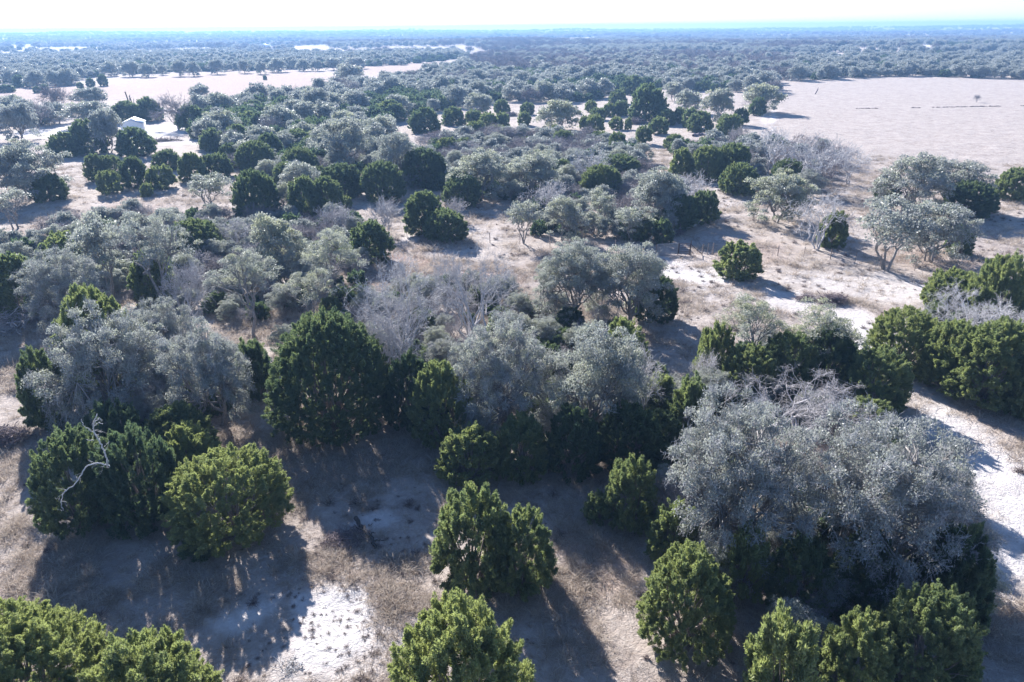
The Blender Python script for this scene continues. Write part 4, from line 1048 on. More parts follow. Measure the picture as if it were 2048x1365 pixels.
BELT_LABELS = {'J1': ('dark green juniper packed among oaks in the wood belt below the far strip field', 'junipers of the wood belt'),
 'O1': ('grey green oak packed among junipers in the wood belt below the far strip field', 'oaks of the wood belt'),
 'B1': ('leafless grey tree inside the wood belt below the far strip field', 'bare trees of the wood belt'),
 'J2': ('juniper scattered in the purple grey leafless wood', 'junipers of the leafless wood'),
 'O2': ('oak scattered in the purple grey leafless wood', 'oaks of the leafless wood'),
 'B2': ('purple grey leafless tree of the hazy leafless wood', 'trees of the leafless wood'),
 'J3': ('juniper in the wood along the back edge of the wide hay field', 'junipers behind the hay field'),
 'O3': ('round topped oak in the wood along the back edge of the wide hay field', 'oaks behind the hay field'),
 'B3': ('bare tree in the wood along the back edge of the wide hay field', 'bare trees behind the hay field'),
 'J4': ('hazy juniper in the wood beyond the far strip field', 'junipers beyond the strip field'),
 'O4': ('hazy blue oak in the wood beyond the far strip field', 'oaks beyond the strip field'),
 'B4': ('hazy bare tree in the wood beyond the far strip field', 'bare trees beyond the strip field'),
 'J5': ('juniper in the small wood beyond the gravel lane', 'junipers beyond the gravel lane'),
 'O5': ('grey oak in the small wood beyond the gravel lane', 'oaks beyond the gravel lane'),
 'B5': ('bare tree in the small wood beyond the gravel lane', 'bare trees beyond the gravel lane'),
 'J7': ('young juniper filling the floor of the left grove', 'undergrowth of the left grove'),
 'O7': ('low oak brush filling the floor of the left grove', 'undergrowth of the left grove'),
 'B7': ('leafless shrub filling the floor of the left grove', 'undergrowth of the left grove'),
 'J8': ('young juniper filling gaps in the centre motte', 'undergrowth of the centre motte'),
 'O8': ('low oak brush filling gaps in the centre motte', 'undergrowth of the centre motte'),
 'B8': ('leafless shrub filling gaps in the centre motte', 'undergrowth of the centre motte'),
 'J9': ('young juniper in the tangle above the pipe gate', 'undergrowth above the pipe gate'),
 'O9': ('low oak brush in the tangle above the pipe gate', 'undergrowth above the pipe gate'),
 'B9': ('leafless shrub in the tangle above the pipe gate', 'undergrowth above the pipe gate'),
 'Ja': ('young juniper in shade under the great silver oaks', 'undergrowth of the great silver oaks'),
 'Oa': ('low oak brush in shade under the great silver oaks', 'undergrowth of the great silver oaks'),
 'Ba': ('leafless shrub in shade under the great silver oaks', 'undergrowth of the great silver oaks'),
 'Jb': ('young juniper inside the thicket with twisted oaks', 'undergrowth of the twisted oak thicket'),
 'Ob': ('low oak brush inside the thicket with twisted oaks', 'undergrowth of the twisted oak thicket'),
 'Bb': ('leafless shrub inside the thicket with twisted oaks', 'undergrowth of the twisted oak thicket'),
 'Jc': ('young juniper in the row across the lane', 'undergrowth of the row across the lane'),
 'Oc': ('low oak brush in the row across the lane', 'undergrowth of the row across the lane'),
 'Bc': ('leafless shrub in the row across the lane', 'undergrowth of the row across the lane'),
 'Jd': ('young juniper under the lacy wide grey oak', 'undergrowth of the wide grey oak'),
 'Od': ('low oak brush under the lacy wide grey oak', 'undergrowth of the wide grey oak'),
 'Bd': ('leafless shrub under the lacy wide grey oak', 'undergrowth of the wide grey oak'),
 'Je': ('juniper in the thicket around the big grey oak stand', 'thicket of the big grey oak stand'),
 'Oe': ('low oak in the thicket around the big grey oak stand', 'thicket of the big grey oak stand'),
 'Be': ('leafless shrub in the thicket around the big grey oak stand', 'thicket of the big grey oak stand'),
 'Jf': ('juniper in the thicket around the large blue grey oak', 'thicket of the large blue grey oak'),
 'Of': ('low oak in the thicket around the large blue grey oak', 'thicket of the large blue grey oak'),
 'Bf': ('leafless shrub in the thicket around the large blue grey oak', 'thicket of the large blue grey oak'),
 'Jg': ('juniper in the tangle of dead trees at the edge of the hay field', 'tangle at the hay field edge'),
 'Og': ('low oak in the tangle of dead trees at the edge of the hay field', 'tangle at the hay field edge'),
 'Bg': ('leafless shrub in the tangle of dead trees at the edge of the hay field', 'tangle at the hay field edge'),
 'J6': ('juniper filling gaps around the big grey oak stand', 'junipers of the oak stand'),
 'O6': ('oak filling gaps around the big grey oak stand', 'oaks of the oak stand'),
 'B6': ('bare tree filling gaps around the big grey oak stand', 'bare trees of the oak stand')}

OCC = []
COUNT = {'J': 0, 'O': 0, 'B': 0}
for row in TREES.strip().split('\n'):
    a, label = row.split('|')
    k, x, y, r, h, tone = a.split()
    place_tree(k, float(x), float(y), float(r), float(h), float(tone), label)
    OCC.append((float(x), float(y), float(r)))
    COUNT['O' if k == 'S' else k] += 1

# wood belts: each tree placed by itself; the 300 of a kind that show largest stand as objects, the rest goes to the far woods
def fill_belts():
    g = random.Random(11)
    cell = {}
    for q in OCC:
        cell.setdefault((int(q[0] // 14), int(q[1] // 14)), []).append(q)
    out = []
    for zk, (poly, share, sp) in ZONES.items():
        xs = [p[0] for p in poly]; ys = [p[1] for p in poly]
        n = int((max(xs) - min(xs)) * (max(ys) - min(ys)) / (sp * sp) * 3)
        px = np.array([g.uniform(min(xs), max(xs)) for _ in range(n)]); py = np.array([g.uniform(min(ys), max(ys)) for _ in range(n)])
        ok = inpoly(px, py, poly) & (np.abs(px) < 0.80 * (py + 10))
        cl = fbm(px / 38.0, py / 38.0, 77, 3)
        for x, y, c in zip(px[ok], py[ok], cl[ok]):
            if any(((x - a) / c2) ** 2 + ((y - b) / d2) ** 2 < 1 for a, b, c2, d2 in GAPS):
                continue
            t = min(0.999, max(0, g.random() * 0.6 + (c - 0.32) * 1.15))
            k = 'J' if t < share[0] else 'O' if t < share[0] + share[1] else 'B'
            r = {'J': g.uniform(1.5, 3.1), 'O': g.uniform(2.6, 5.0), 'B': g.uniform(2.4, 4.0)}[k]
            under = zk in '789abcdefg'
            if under:
                q_ = 1.45 if zk in 'efg' else 1.0
                r = {'J': g.uniform(0.7, 1.5), 'O': g.uniform(1.0, 1.8), 'B': g.uniform(1.0, 1.9)}[k] * q_
            i, j = int(x // 14), int(y // 14)
            if any((x - q[0]) ** 2 + (y - q[1]) ** 2 < ((0.66 if not under else 0.42) * (r + q[2])) ** 2 for u in (-1, 0, 1) for v in (-1, 0, 1) for q in cell.get((i + u, j + v), ())):
                continue
            h = min(7.5, {'J': r * g.uniform(1.3, 1.8), 'O': r * g.uniform(1.15, 1.5) + .8, 'B': r * g.uniform(1.3, 1.6)}[k])
            tone = {'J': g.uniform(.1, .5), 'O': g.uniform(.15, .6), 'B': g.uniform(.1, .5)}[k]
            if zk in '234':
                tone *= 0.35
            cell.setdefault((i, j), []).append((x, y, r))
            out.append((k, x, y, r, h, tone, zk))
    out.sort(key=lambda b: -b[3] * b[4] / (b[1] ** 2 + b[2] ** 2))
    rest = []
    for b in out:
        if COUNT[b[0]] < 296:
            COUNT[b[0]] += 1
            lab, grp = BELT_LABELS[b[0] + b[6]]
            place_tree(*b[:6], lab, grp)
        else:
            rest.append(b)
    return rest

REST = fill_belts()
print('trees', COUNT, 'in the far woods', len(REST))

# ------------------------------------------------------------------ scattering by geometry nodes (stuff nobody could count)
def scatter(name, protos, pts, scl, rz, label, cat, tone=0.4, pick=None):
    """one object: points that carry copies of the given meshes"""
    m = bpy.data.meshes.new(name)
    n = len(pts)
    m.vertices.add(n); m.vertices.foreach_set('co', np.asarray(pts, np.float32).ravel())
    a = m.attributes.new('scl', 'FLOAT_VECTOR', 'POINT'); a.data.foreach_set('vector', np.asarray(scl, np.float32).ravel())
    rot = np.zeros((n, 3), np.float32); rot[:, 2] = rz
    a = m.attributes.new('rot', 'FLOAT_VECTOR', 'POINT'); a.data.foreach_set('vector', rot.ravel())
    a = m.attributes.new('pick', 'INT', 'POINT')
    a.data.foreach_set('value', np.asarray(pick if pick is not None else np.arange(n) % len(protos), np.int32))
    o = new_obj(name, m)
    o.color = (tone, 0, 0, 1)
    ng = bpy.data.node_groups.new(name, 'GeometryNodeTree')
    ng.interface.new_socket('Geometry', in_out='INPUT', socket_type='NodeSocketGeometry')
    ng.interface.new_socket('Geometry', in_out='OUTPUT', socket_type='NodeSocketGeometry')
    gi = ng.nodes.new('NodeGroupInput'); go = ng.nodes.new('NodeGroupOutput')
    jn = ng.nodes.new('GeometryNodeJoinGeometry')
    for p in protos:
        po = bpy.data.objects.new(p.name + '_source', p)
        oi = ng.nodes.new('GeometryNodeObjectInfo'); oi.inputs['Object'].default_value = po; oi.inputs['As Instance'].default_value = True
        ng.links.new(oi.outputs['Geometry'], jn.inputs[0])
    ip = ng.nodes.new('GeometryNodeInstanceOnPoints')
    ip.inputs['Pick Instance'].default_value = True
    def named(nm, ty):
        x = ng.nodes.new('GeometryNodeInputNamedAttribute'); x.data_type = ty; x.inputs[0].default_value = nm
        return x.outputs[0]
    e2r = ng.nodes.new('FunctionNodeEulerToRotation')
    ng.links.new(named('rot', 'FLOAT_VECTOR'), e2r.inputs[0])
    ng.links.new(gi.outputs[0], ip.inputs['Points'])
    ng.links.new(jn.outputs[0], ip.inputs['Instance'])
    ng.links.new(named('pick', 'INT'), ip.inputs['Instance Index'])
    ng.links.new(e2r.outputs[0], ip.inputs['Rotation'])
    ng.links.new(named('scl', 'FLOAT_VECTOR'), ip.inputs['Scale'])
    ng.links.new(ip.outputs[0], go.inputs[0])
    md = o.modifiers.new('scatter', 'NODES'); md.node_group = ng
    tag(o, label, cat, kind='stuff')
    return o

def far_woods():
    g = np.random.default_rng(3)
    P, S, K = [], [], []
    protos = [('J', PROTO[('J', 3, '')]), ('O', PROTO[('O', 3, 'dense')]), ('B', PROTO[('B', 3, '')])]
    for k, x, y, r, h, tone, zk in REST:
        P.append((x, y)); S.append((r, h)); K.append(k)
    for r0, r1, sp, sc in ((560, 1000, 8.5, 1.0), (1000, 1700, 12.5, 1.15), (1700, 3000, 20, 1.35), (3000, 5000, 38, 1.8), (5000, 5300, 40, 2.0)):
        n = int(0.5 * 1.62 * (r1 ** 2 - r0 ** 2) / sp ** 2)
        r = np.sqrt(g.uniform(r0 ** 2, r1 ** 2, n)); a = g.uniform(-0.81, 0.81, n)
        x, y = r * np.sin(a), r * np.cos(a)
        keep = np.ones(n, bool)
        for f in FIELDS:
            keep &= ~inpoly(x, y, f)
        if r0 < 1600:
            soil = zone(x, y, [q for q in SOIL if math.hypot(q[0], q[1]) > 380], 21)
            keep &= soil < 0.12
            if r0 < 900:
                for zk in ZONES:
                    keep &= ~inpoly(x, y, ZONES[zk][0])
        dens = fbm(x / 130.0, y / 130.0, 91, 3)
        keep &= g.random(n) < sstep(0.40, 0.48, dens) * 0.97 + 0.03
        x, y = x[keep], y[keep]
        cl = fbm(x / 160.0, y / 160.0, 55, 3)
        u = g.random(len(x)) * 0.34 + (cl - 0.26) * 1.5
        for xx, yy, t in zip(x, y, u):
            k = 'J' if t < 0.36 else 'O' if t < 0.78 else 'B'
            rr = (g.uniform(1.8, 3.4) if k == 'J' else g.uniform(2.8, 5.8)) * sc
            P.append((xx, yy)); S.append((rr, min(rr * g.uniform(1.1, 1.5), 7.0 * sc ** 0.6))); K.append(k)
    P = np.array(P); S = np.array(S); K = np.array(K)
    z = height(P[:, 0], P[:, 1]) - 0.2
    for k, lst in protos:
        sel = np.where(K == k)[0]
        pick = np.arange(len(sel)) % len(lst)
        # joined instances come out in link order; sizes are close, so a swapped order does no harm
        pr = np.array([[q[0], q[1]] for q in lst])[pick]
        sc = np.stack([S[sel, 0] / pr[:, 0], S[sel, 0] / pr[:, 0], S[sel, 1] / pr[:, 1]], -1)
        nm = {'J': 'far_juniper_woods', 'O': 'far_oak_woods', 'B': 'far_bare_woods'}[k]
        lb = {'J': 'hazy dark junipers of the distant woods reaching the horizon', 'O': 'hazy blue green oaks of the distant woods reaching the horizon',
              'B': 'hazy leafless trees of the distant woods reaching the horizon'}[k]
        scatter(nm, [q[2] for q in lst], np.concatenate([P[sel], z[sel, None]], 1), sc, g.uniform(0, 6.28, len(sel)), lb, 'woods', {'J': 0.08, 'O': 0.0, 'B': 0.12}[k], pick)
    print('far woods', len(P))
far_woods()

# ------------------------------------------------------------------ grass and weeds
def grass_material():
    m, n, out = mat_new('straw')
    at = node(n, 'ShaderNodeAttribute', attribute_name='tint')
    oi = node(n, 'ShaderNodeObjectInfo')
    f = math_(n, 'ADD', math_(n, 'MULTIPLY', at.outputs['Fac'], 0.45), math_(n, 'MULTIPLY', oi.outputs['Random'], 0.55), clamp=True)
    rp = node(n, 'ShaderNodeValToRGB')
    e = rp.color_ramp.elements
    e[0].position = 0; e[0].color = (0.26, 0.200, 0.155, 1)
    e[1].position = 1; e[1].color = (0.60, 0.535, 0.455, 1)
    k = e.new(0.45); k.color = (0.43, 0.365, 0.305, 1)
    n.links.new(f, rp.inputs[0])
    p = node(n, 'ShaderNodeBsdfPrincipled'); p.inputs['Roughness'].default_value = 0.7; p.inputs['Specular IOR Level'].default_value = 0.25
    n.links.new(rp.outputs[0], p.inputs['Base Color'])
    tr = node(n, 'ShaderNodeBsdfTranslucent'); n.links.new(rp.outputs[0], tr.inputs[0])
    ms = node(n, 'ShaderNodeMixShader'); ms.inputs[0].default_value = 0.35
    n.links.new(p.outputs[0], ms.inputs[1]); n.links.new(tr.outputs[0], ms.inputs[2]); n.links.new(ms.outputs[0], out.inputs[0])
    return m
M_STRAW = grass_material()
M_WEED = bark_material('dry_weed_stem', (0.10, 0.075, 0.075), (0.24, 0.19, 0.18), 6)

def tuft(seed, n, hgt, spread, wd):
    g = np.random.default_rng(seed)
    b = np.zeros((n, 3)); b[:, :2] = g.normal(size=(n, 2)) * spread
    d = np.stack([g.normal(size=n) * 0.55, g.normal(size=n) * 0.55, np.ones(n)], -1) + b * 1.2
    d = nrm(d); L = hgt * g.uniform(0.5, 1.25, (n, 1))
    t = np.linspace(0, 1, 4)
    droop = g.uniform(0.15, 0.7, (n, 1))
    P = b[:, None] + d[:, None] * (L[:, None] * t[None, :, None])
    P[:, :, :2] += d[:, None, :2] * (L * droop)[:, None] * (t ** 2)[None, :, None]
    P[:, :, 2] -= (L * droop * 0.55) * (t ** 2)[None]
    side = nrm(np.cross(d, g.normal(size=(n, 3))))[:, None]
    w = wd * np.array([1, 0.85, 0.6, 0.1])[None, :, None] * 0.5
    V = np.stack([P - side * w, P + side * w], 2).reshape(n, 8, 3)
    i = np.arange(n)[:, None] * 8
    Q = np.stack([np.concatenate([i + 2 * k, i + 2 * k + 1, i + 2 * k + 3, i + 2 * k + 2], 1) for k in range(3)], 1)
    mb = MB(); mb.add(V.reshape(-1, 3), Q=Q.reshape(-1, 4), tint=np.repeat(g.random(n), 8))
    return mb.mesh('grass_tuft', [M_STRAW])

def weed(seed, n, r):
    g = np.random.default_rng(seed)
    d = sphere_dirs(g, n, 0.05, 1.0)
    k = np.linspace(0, 1, 4)[None, :, None]
    P = d[:, None] * r * g.uniform(0.5, 1.1, (n, 1, 1)) * k
    P[:, 2:] += g.normal(size=(n, 2, 3)) * r * 0.15
    mb = MB(); mb.tubes(P, 0.011 * np.array([[1, 0.8, 0.6, 0.4]]) * np.ones((n, 1)), 3)
    twigs(g, mb, P[:, 2], d, 2, r * 0.5, 0.008)
    return mb.mesh('dry_weed', [M_WEED])

def ground_cover():
    g = np.random.default_rng(17)
    T = [tuft(k, 40, h, s, w) for k, (h, s, w) in enumerate([(0.28, 0.10, 0.016), (0.40, 0.16, 0.017), (0.22, 0.20, 0.016), (0.52, 0.12, 0.018), (0.32, 0.28, 0.018)])]
    P = []; S = []
    for r0, r1, dens, sc in ((14, 45, 13.0, 1.0), (45, 80, 5.0, 1.25), (80, 170, 1.2, 1.6)):
        n = int(0.5 * 1.75 * (r1 ** 2 - r0 ** 2) * dens)
        r = np.sqrt(g.uniform(r0 ** 2, r1 ** 2, n)); a = g.uniform(-0.875, 0.875, n)
        x, y = r * np.sin(a), r * np.cos(a)
        s = np.maximum(zone(x, y, SOIL, 21), 0)
        ru = zone(x, y, RUST, 33)
        patch = sstep(0.35, 0.62, fbm(x * 0.35, y * 0.35, 63, 4))
        keep = g.random(n) < (1 - 0.97 * np.clip(s * 1.3, 0, 1)) * np.clip(0.18 + 0.8 * patch + 0.5 * ru, 0, 1)
        x, y, ru, patch = x[keep], y[keep], ru[keep], patch[keep]
        P.append(np.stack([x, y], -1)); S.append(sc * g.uniform(0.55, 1.1, len(x)) * (0.75 + 0.5 * patch + 0.35 * ru))
    P = np.concatenate(P); S = np.concatenate(S)
    x, y = P[:, 0], P[:, 1]
    z = ((fbm(x * 0.9, y * 0.9, 3, 3) - 0.5) * 0.16 + (fbm(x * 0.12, y * 0.12, 8, 3) - 0.5) * 0.45) * sstep(400, 60, np.hypot(x, y)) - 0.03
    scl = np.stack([S * 1.1, S * 1.1, S], -1)
    scatter('dry_grass', T, np.stack([x, y, z], -1), scl, g.uniform(0, 6.28, len(x)), 'straw coloured tufts of dry winter grass over the open ground', 'grass', 0.5, g.integers(0, 5, len(x)))
    print('tufts', len(x))
    Wd = [weed(50 + k, 34, r) for k, r in enumerate((0.16, 0.26, 0.36))]
    n = 5200
    r = np.sqrt(g.uniform(16 ** 2, 130 ** 2, n)); a = g.uniform(-0.85, 0.85, n)
    x, y = r * np.sin(a), r * np.cos(a)
    keep = g.random(n) < 0.10 + 0.9 * sstep(0.5, 0.68, fbm(x * 0.16, y * 0.16, 71, 3))
    x, y = x[keep], y[keep]
    n2 = 520                                       # little dark plants dotted over and around the bare soil patch nearest the camera
    x2 = g.normal((-6.26, 24.92)[0], 3.2, n2); y2 = g.normal((-6.42, 25.86)[1], 3.4, n2)
    s2 = np.full(n2, 0.55) * g.uniform(0.4, 1.2, n2)
    n3 = 420                                       # the line of low dark growth across the hay field
    t = g.random(n3); A = np.array((107.43, 240.17)); B = np.array((173.47, 246.32))
    x3, y3 = (A + (B - A) * t[:, None]).T
    y3 = y3 + g.normal(0, 0.35, n3)
    on = fbm(x3 * 0.12, y3 * 0 + 3, 5, 2) > 0.42
    x3, y3 = x3[on], y3[on]
    X_ = np.concatenate([x, x2, x3]); Y_ = np.concatenate([y, y2, y3])
    S_ = np.concatenate([g.uniform(0.6, 1.6, len(x)), s2, g.uniform(0.7, 1.3, len(x3))])
    z = ((fbm(X_ * 0.9, Y_ * 0.9, 3, 3) - 0.5) * 0.16 + (fbm(X_ * 0.12, Y_ * 0.12, 8, 3) - 0.5) * 0.45) * sstep(400, 60, np.hypot(X_, Y_)) - 0.03
    scatter('dry_weeds', Wd, np.stack([X_, Y_, z], -1), np.stack([S_, S_, S_ * 0.85], -1), g.uniform(0, 6.28, len(X_)), 'dark dry weeds dotted over the grass and bare soil', 'weeds', 0.5, g.integers(0, 3, len(X_)))
ground_cover()

# ------------------------------------------------------------------ brush piles, logs and dead wood
def brush_pile(at, rx, ry, h, n, label, mat, rz=0.0, seed=1, thick=0.03, name='brush_pile', cat='brush pile'):
    g = np.random.default_rng(seed)
    d = sphere_dirs(g, n, 0.0, 1.0); u = g.random((n, 1)) ** 0.4
    c = d * u * np.array([rx, ry, h])
    a = nrm(np.stack([g.normal(size=n), g.normal(size=n), g.normal(size=n) * 0.35], -1))
    L = g.uniform(0.4, 1.0, (n, 1)) * min(rx, 2.4) * 0.75
    k = np.linspace(-0.5, 0.5, 5)[None, :, None]
    P = c[:, None] + a[:, None] * L[:, None] * k + g.normal(size=(n, 1, 3)) * 0.3 * L[:, None] * k ** 2 + g.normal(size=(n, 5, 3)) * 0.03
    P[..., 2] = np.maximum(P[..., 2], 0.02)
    mb = MB(); mb.tubes(P, thick * g.uniform(0.4, 1.6, (n, 1)) * np.array([[1, 0.9, 0.8, 0.6, 0.35]]), 4)
    twigs(g, mb, P[:, 3], a, 3, 0.5, thick * 0.4)
    o = new_obj(name, mb.mesh(name, [mat]))
    o.location = (at[0], at[1], 0.0); o.rotation_euler.z = rz
    return tag(o, label, cat)

M_PALEBRUSH = bark_material('pale_cut_branch', (0.27, 0.24, 0.24), (0.48, 0.45, 0.45), 5)
M_PURPLE = bark_material('weathered_brush', (0.13, 0.10, 0.115), (0.28, 0.235, 0.25), 4)
brush_pile((-16.76, 175.07), 5.6, 3.4, 2.6, 620, 'long purple grey brush pile in the brush clearing', M_PURPLE, 0.1, 1, 0.045)
brush_pile((5.67, 182.37), 3.8, 2.6, 1.9, 420, 'second purple grey brush pile below the lone pale oak', M_PURPLE, -0.1, 2, 0.045)
brush_pile((-0.07, 228.99), 2.6, 2.0, 1.2, 240, 'small purple brush pile behind the round juniper pair', M_PURPLE, 0.0, 3, 0.045)
brush_pile((35.49, 206.72), 3.0, 2.2, 1.6, 300, 'dark brush pile beside the smallest juniper of the track', M_BRUSH, 0.0, 4, 0.045)
brush_pile((20.86, 186.05), 2.0, 1.2, 0.8, 160, 'low dark brush pile in shade before the juniper knot', M_BRUSH, 0.0, 5, 0.04)
brush_pile((31.60, 65.24), 1.7, 1.0, 0.75, 230, 'dark brush pile on open ground above the wide twisted oak', M_BRUSH, 0.2, 6, 0.028)
brush_pile((29.37, 66.14), 1.2, 0.7, 0.4, 110, 'thin flat brush heap trailing from the dark open ground pile', M_BRUSH, 0.1, 7, 0.022)
brush_pile((-33.71, 40.31), 1.5, 1.1, 1.1, 300, 'brown brush pile at the frame edge beside the dark huddle', M_BRUSH, 0.3, 8, 0.025)
brush_pile((-46.00, 60.31), 3.4, 2.8, 2.0, 420, 'heap of pale cut brush under the low spreading oak', M_PALEBRUSH, 0.4, 9, 0.03)
brush_pile((-9.03, 30.23), 1.2, 0.8, 0.30, 130, 'scatter of thin dead sticks beside the charred log', M_BRUSH, 0.2, 10, 0.020)
brush_pile((20.22, 90.30), 3.0, 0.9, 0.6, 150, 'fallen branches in shade above the pipe gate', M_BRUSH, 0.1, 11, 0.04)
brush_pile((-105.74, 184.09), 3.0, 1.0, 0.5, 100, 'low branch heap at the tree that hides the shed', M_BRUSH, 0.1, 12, 0.04)
brush_pile((-85.37, 179.56), 4.6, 1.6, 0.7, 160, 'flat dark brush heap in the pale yard by the shed', M_BRUSH, 0.1, 13, 0.05)
brush_pile((-9.74, 21.99), 0.7, 0.5, 0.10, 26, 'few white twigs lying beside the bare soil patch', M_WHITE, 0.4, 14, 0.018)
brush_pile((-29.98, 99.81), 1.6, 1.0, 0.9, 120, 'pale fallen boughs behind the pale green topped oak', M_PALEBRUSH, 0.4, 15, 0.035)

def log(name, pts, r0, r1, label, mat, cat='log', stubs=3, seed=2):
    g = np.random.default_rng(seed)
    p = np.array(pts, float)
    t = np.linspace(0, len(p) - 1, 14)
    P = np.stack([np.interp(t, np.arange(len(p)), p[:, k]) for k in range(3)], -1)
    P[1:-1] += g.normal(size=(12, 3)) * r0 * 0.25
    o = p[0].copy(); P -= o
    root = new_obj(name, None); root.location = o
    mb = MB(); mb.tubes(P[None], np.linspace(r0, r1, 14)[None], 8)
    mb.add(P[:1], T=None)
    new_obj('stem', mb.mesh('stem', [mat], smooth=True), root)
    for k in range(stubs):
        i = g.integers(3, 13)
        d = nrm(np.array([g.normal(), g.normal(), abs(g.normal()) * 0.7]))
        q = P[i] + d[None] * np.linspace(0, 1, 6)[:, None] * g.uniform(0.4, 1.0) + np.concatenate([np.zeros((1, 3)), g.normal(size=(5, 3)) * 0.05])
        b = MB(); b.tubes(q[None], np.linspace(r1 * 0.9, r1 * 0.25, 6)[None], 5)
        new_obj('branch', b.mesh('branch', [mat]), root)
    return tag(root, label, cat)

def p3(a, z):
    return (a[0], a[1], z)
log('charred_log', [p3((-8.72, 31.64), 0.35), p3((-8.20, 30.96), 0.16), p3((-7.54, 30.13), 0.12), p3((-7.23, 29.41), 0.10)], 0.13, 0.06, 'charred black fallen log beside the shaded grass', M_CHAR, 'log', 4, 3)
log('fallen_log', [p3((45.27, 180.17), 0.3), p3((48.13, 182.68), 0.35), p3((49.43, 179.94), 0.3)], 0.35, 0.2, 'grey fallen log lying before the haystack shaped juniper', M_PURPLE, 'log', 5, 4)
log('fallen_log', [p3((22.09, 92.24), 0.3), p3((24.52, 93.20), 0.22), p3((27.01, 96.33), 0.8), p3((29.97, 103.91), 2.4)], 0.12, 0.05, 'white crooked fallen limb rising from shade above the pipe gate', M_WHITE, 'log', 3, 5)

# dead white snag leaning out of the juniper huddle
def snag():
    Y0 = (-25.59, 33.94)[1] - 0.6
    root = new_obj('dead_snag', None)
    def seg(name, pts, r0, r1, seed):
        g = np.random.default_rng(seed)
        p = np.array(pts, float); n = 5 * len(p)
        t = np.linspace(0, len(p) - 1, n)
        P = np.stack([np.interp(t, np.arange(len(p)), p[:, k]) for k in range(3)], -1)
        P = np.concatenate([P[:1], (P[:-2] + P[1:-1] * 2 + P[2:]) / 4, P[-1:]])
        P[1:-1] += g.normal(size=(n - 2, 3)) * 0.018
        mb = MB(); mb.tubes((P - base)[None], np.linspace(r0, r1, n)[None], 7)
        new_obj(name, mb.mesh(name, [M_WHITE], smooth=True), root)
    y = SNAG_Y
    base = np.array([*(-25.30, 37.21), 0.0])
    root.location = base
    seg('trunk', [(base[0], base[1], -0.1), (-22.13, 32.50, 3.26), (-20.41, 30.00, 4.91)] + [SNAG[0][0]], 0.08, 0.055, 1)
    for k, (pts, r0, r1) in enumerate(zip(SNAG, (0.037, 0.036, 0.025, 0.018, 0.016, 0.019), (0.026, 0.016, 0.011, 0.010, 0.010, 0.010))):
        seg('branch', pts, r0, r1, 10 + k)
    g = np.random.default_rng(4)
    mb = MB()
    for pts in SNAG[:2]:
        p = np.array(pts) - base
        for k in range(1, len(p)):
            a = p[k - 1] + (p[k] - p[k - 1]) * g.random((3, 1))
            twigs(g, mb, a, nrm(g.normal(size=(3, 3))), 1, 0.34, 0.011, sub=1)
    new_obj('twig', mb.mesh('twig', [M_WHITE]), root)
    tag(root, 'dead white snag with bare crooked branches leaning over the dark juniper huddle', 'dead tree')
SNAG_Y = 27.6
SNAG = [[(-18.99, 27.90, 6.37), (-18.88, 27.80, 7.18), (-18.98, 27.80, 7.72), (-19.12, 27.80, 8.18), (-19.07, 27.80, 8.65), (-18.75, 27.80, 9.22)],
        [(-18.99, 27.90, 6.37), (-19.21, 27.60, 6.74), (-19.73, 27.50, 6.65), (-20.10, 27.40, 6.08), (-20.48, 27.30, 5.65), (-20.89, 27.20, 5.45), (-21.11, 27.10, 4.96), (-21.08, 27.00, 4.49)],
        [(-19.13, 27.80, 8.23), (-19.28, 27.70, 8.50), (-19.39, 27.60, 8.77), (-19.40, 27.60, 9.08)],
        [(-19.08, 27.80, 8.55), (-18.82, 27.80, 8.75), (-18.54, 27.70, 8.76)],
        [(-19.22, 27.80, 7.86), (-19.35, 27.70, 7.87), (-19.44, 27.60, 8.01)],
        [(-18.95, 27.80, 8.78), (-18.76, 27.90, 8.96), (-18.68, 27.90, 8.80)]]
snag()

# ------------------------------------------------------------------ ranch fence and gate
M_STEEL = plain_material('galvanised_steel', (0.30, 0.31, 0.33), 0.45, 0.6)
M_RUST = plain_material('rusty_pipe', (0.085, 0.060, 0.055), 0.7, 0.2, 0.35, 9)
M_POST = plain_material('weathered_post_wood', (0.22, 0.18, 0.16), 0.9, 0.0, 0.3, 7)

def rod(mb, a, b, r, n=6):
    a = np.array(a, float); b = np.array(b, float)
    mb.tubes(np.stack([a, (a + b) / 2, b])[None], np.full((1, 3), r), n)

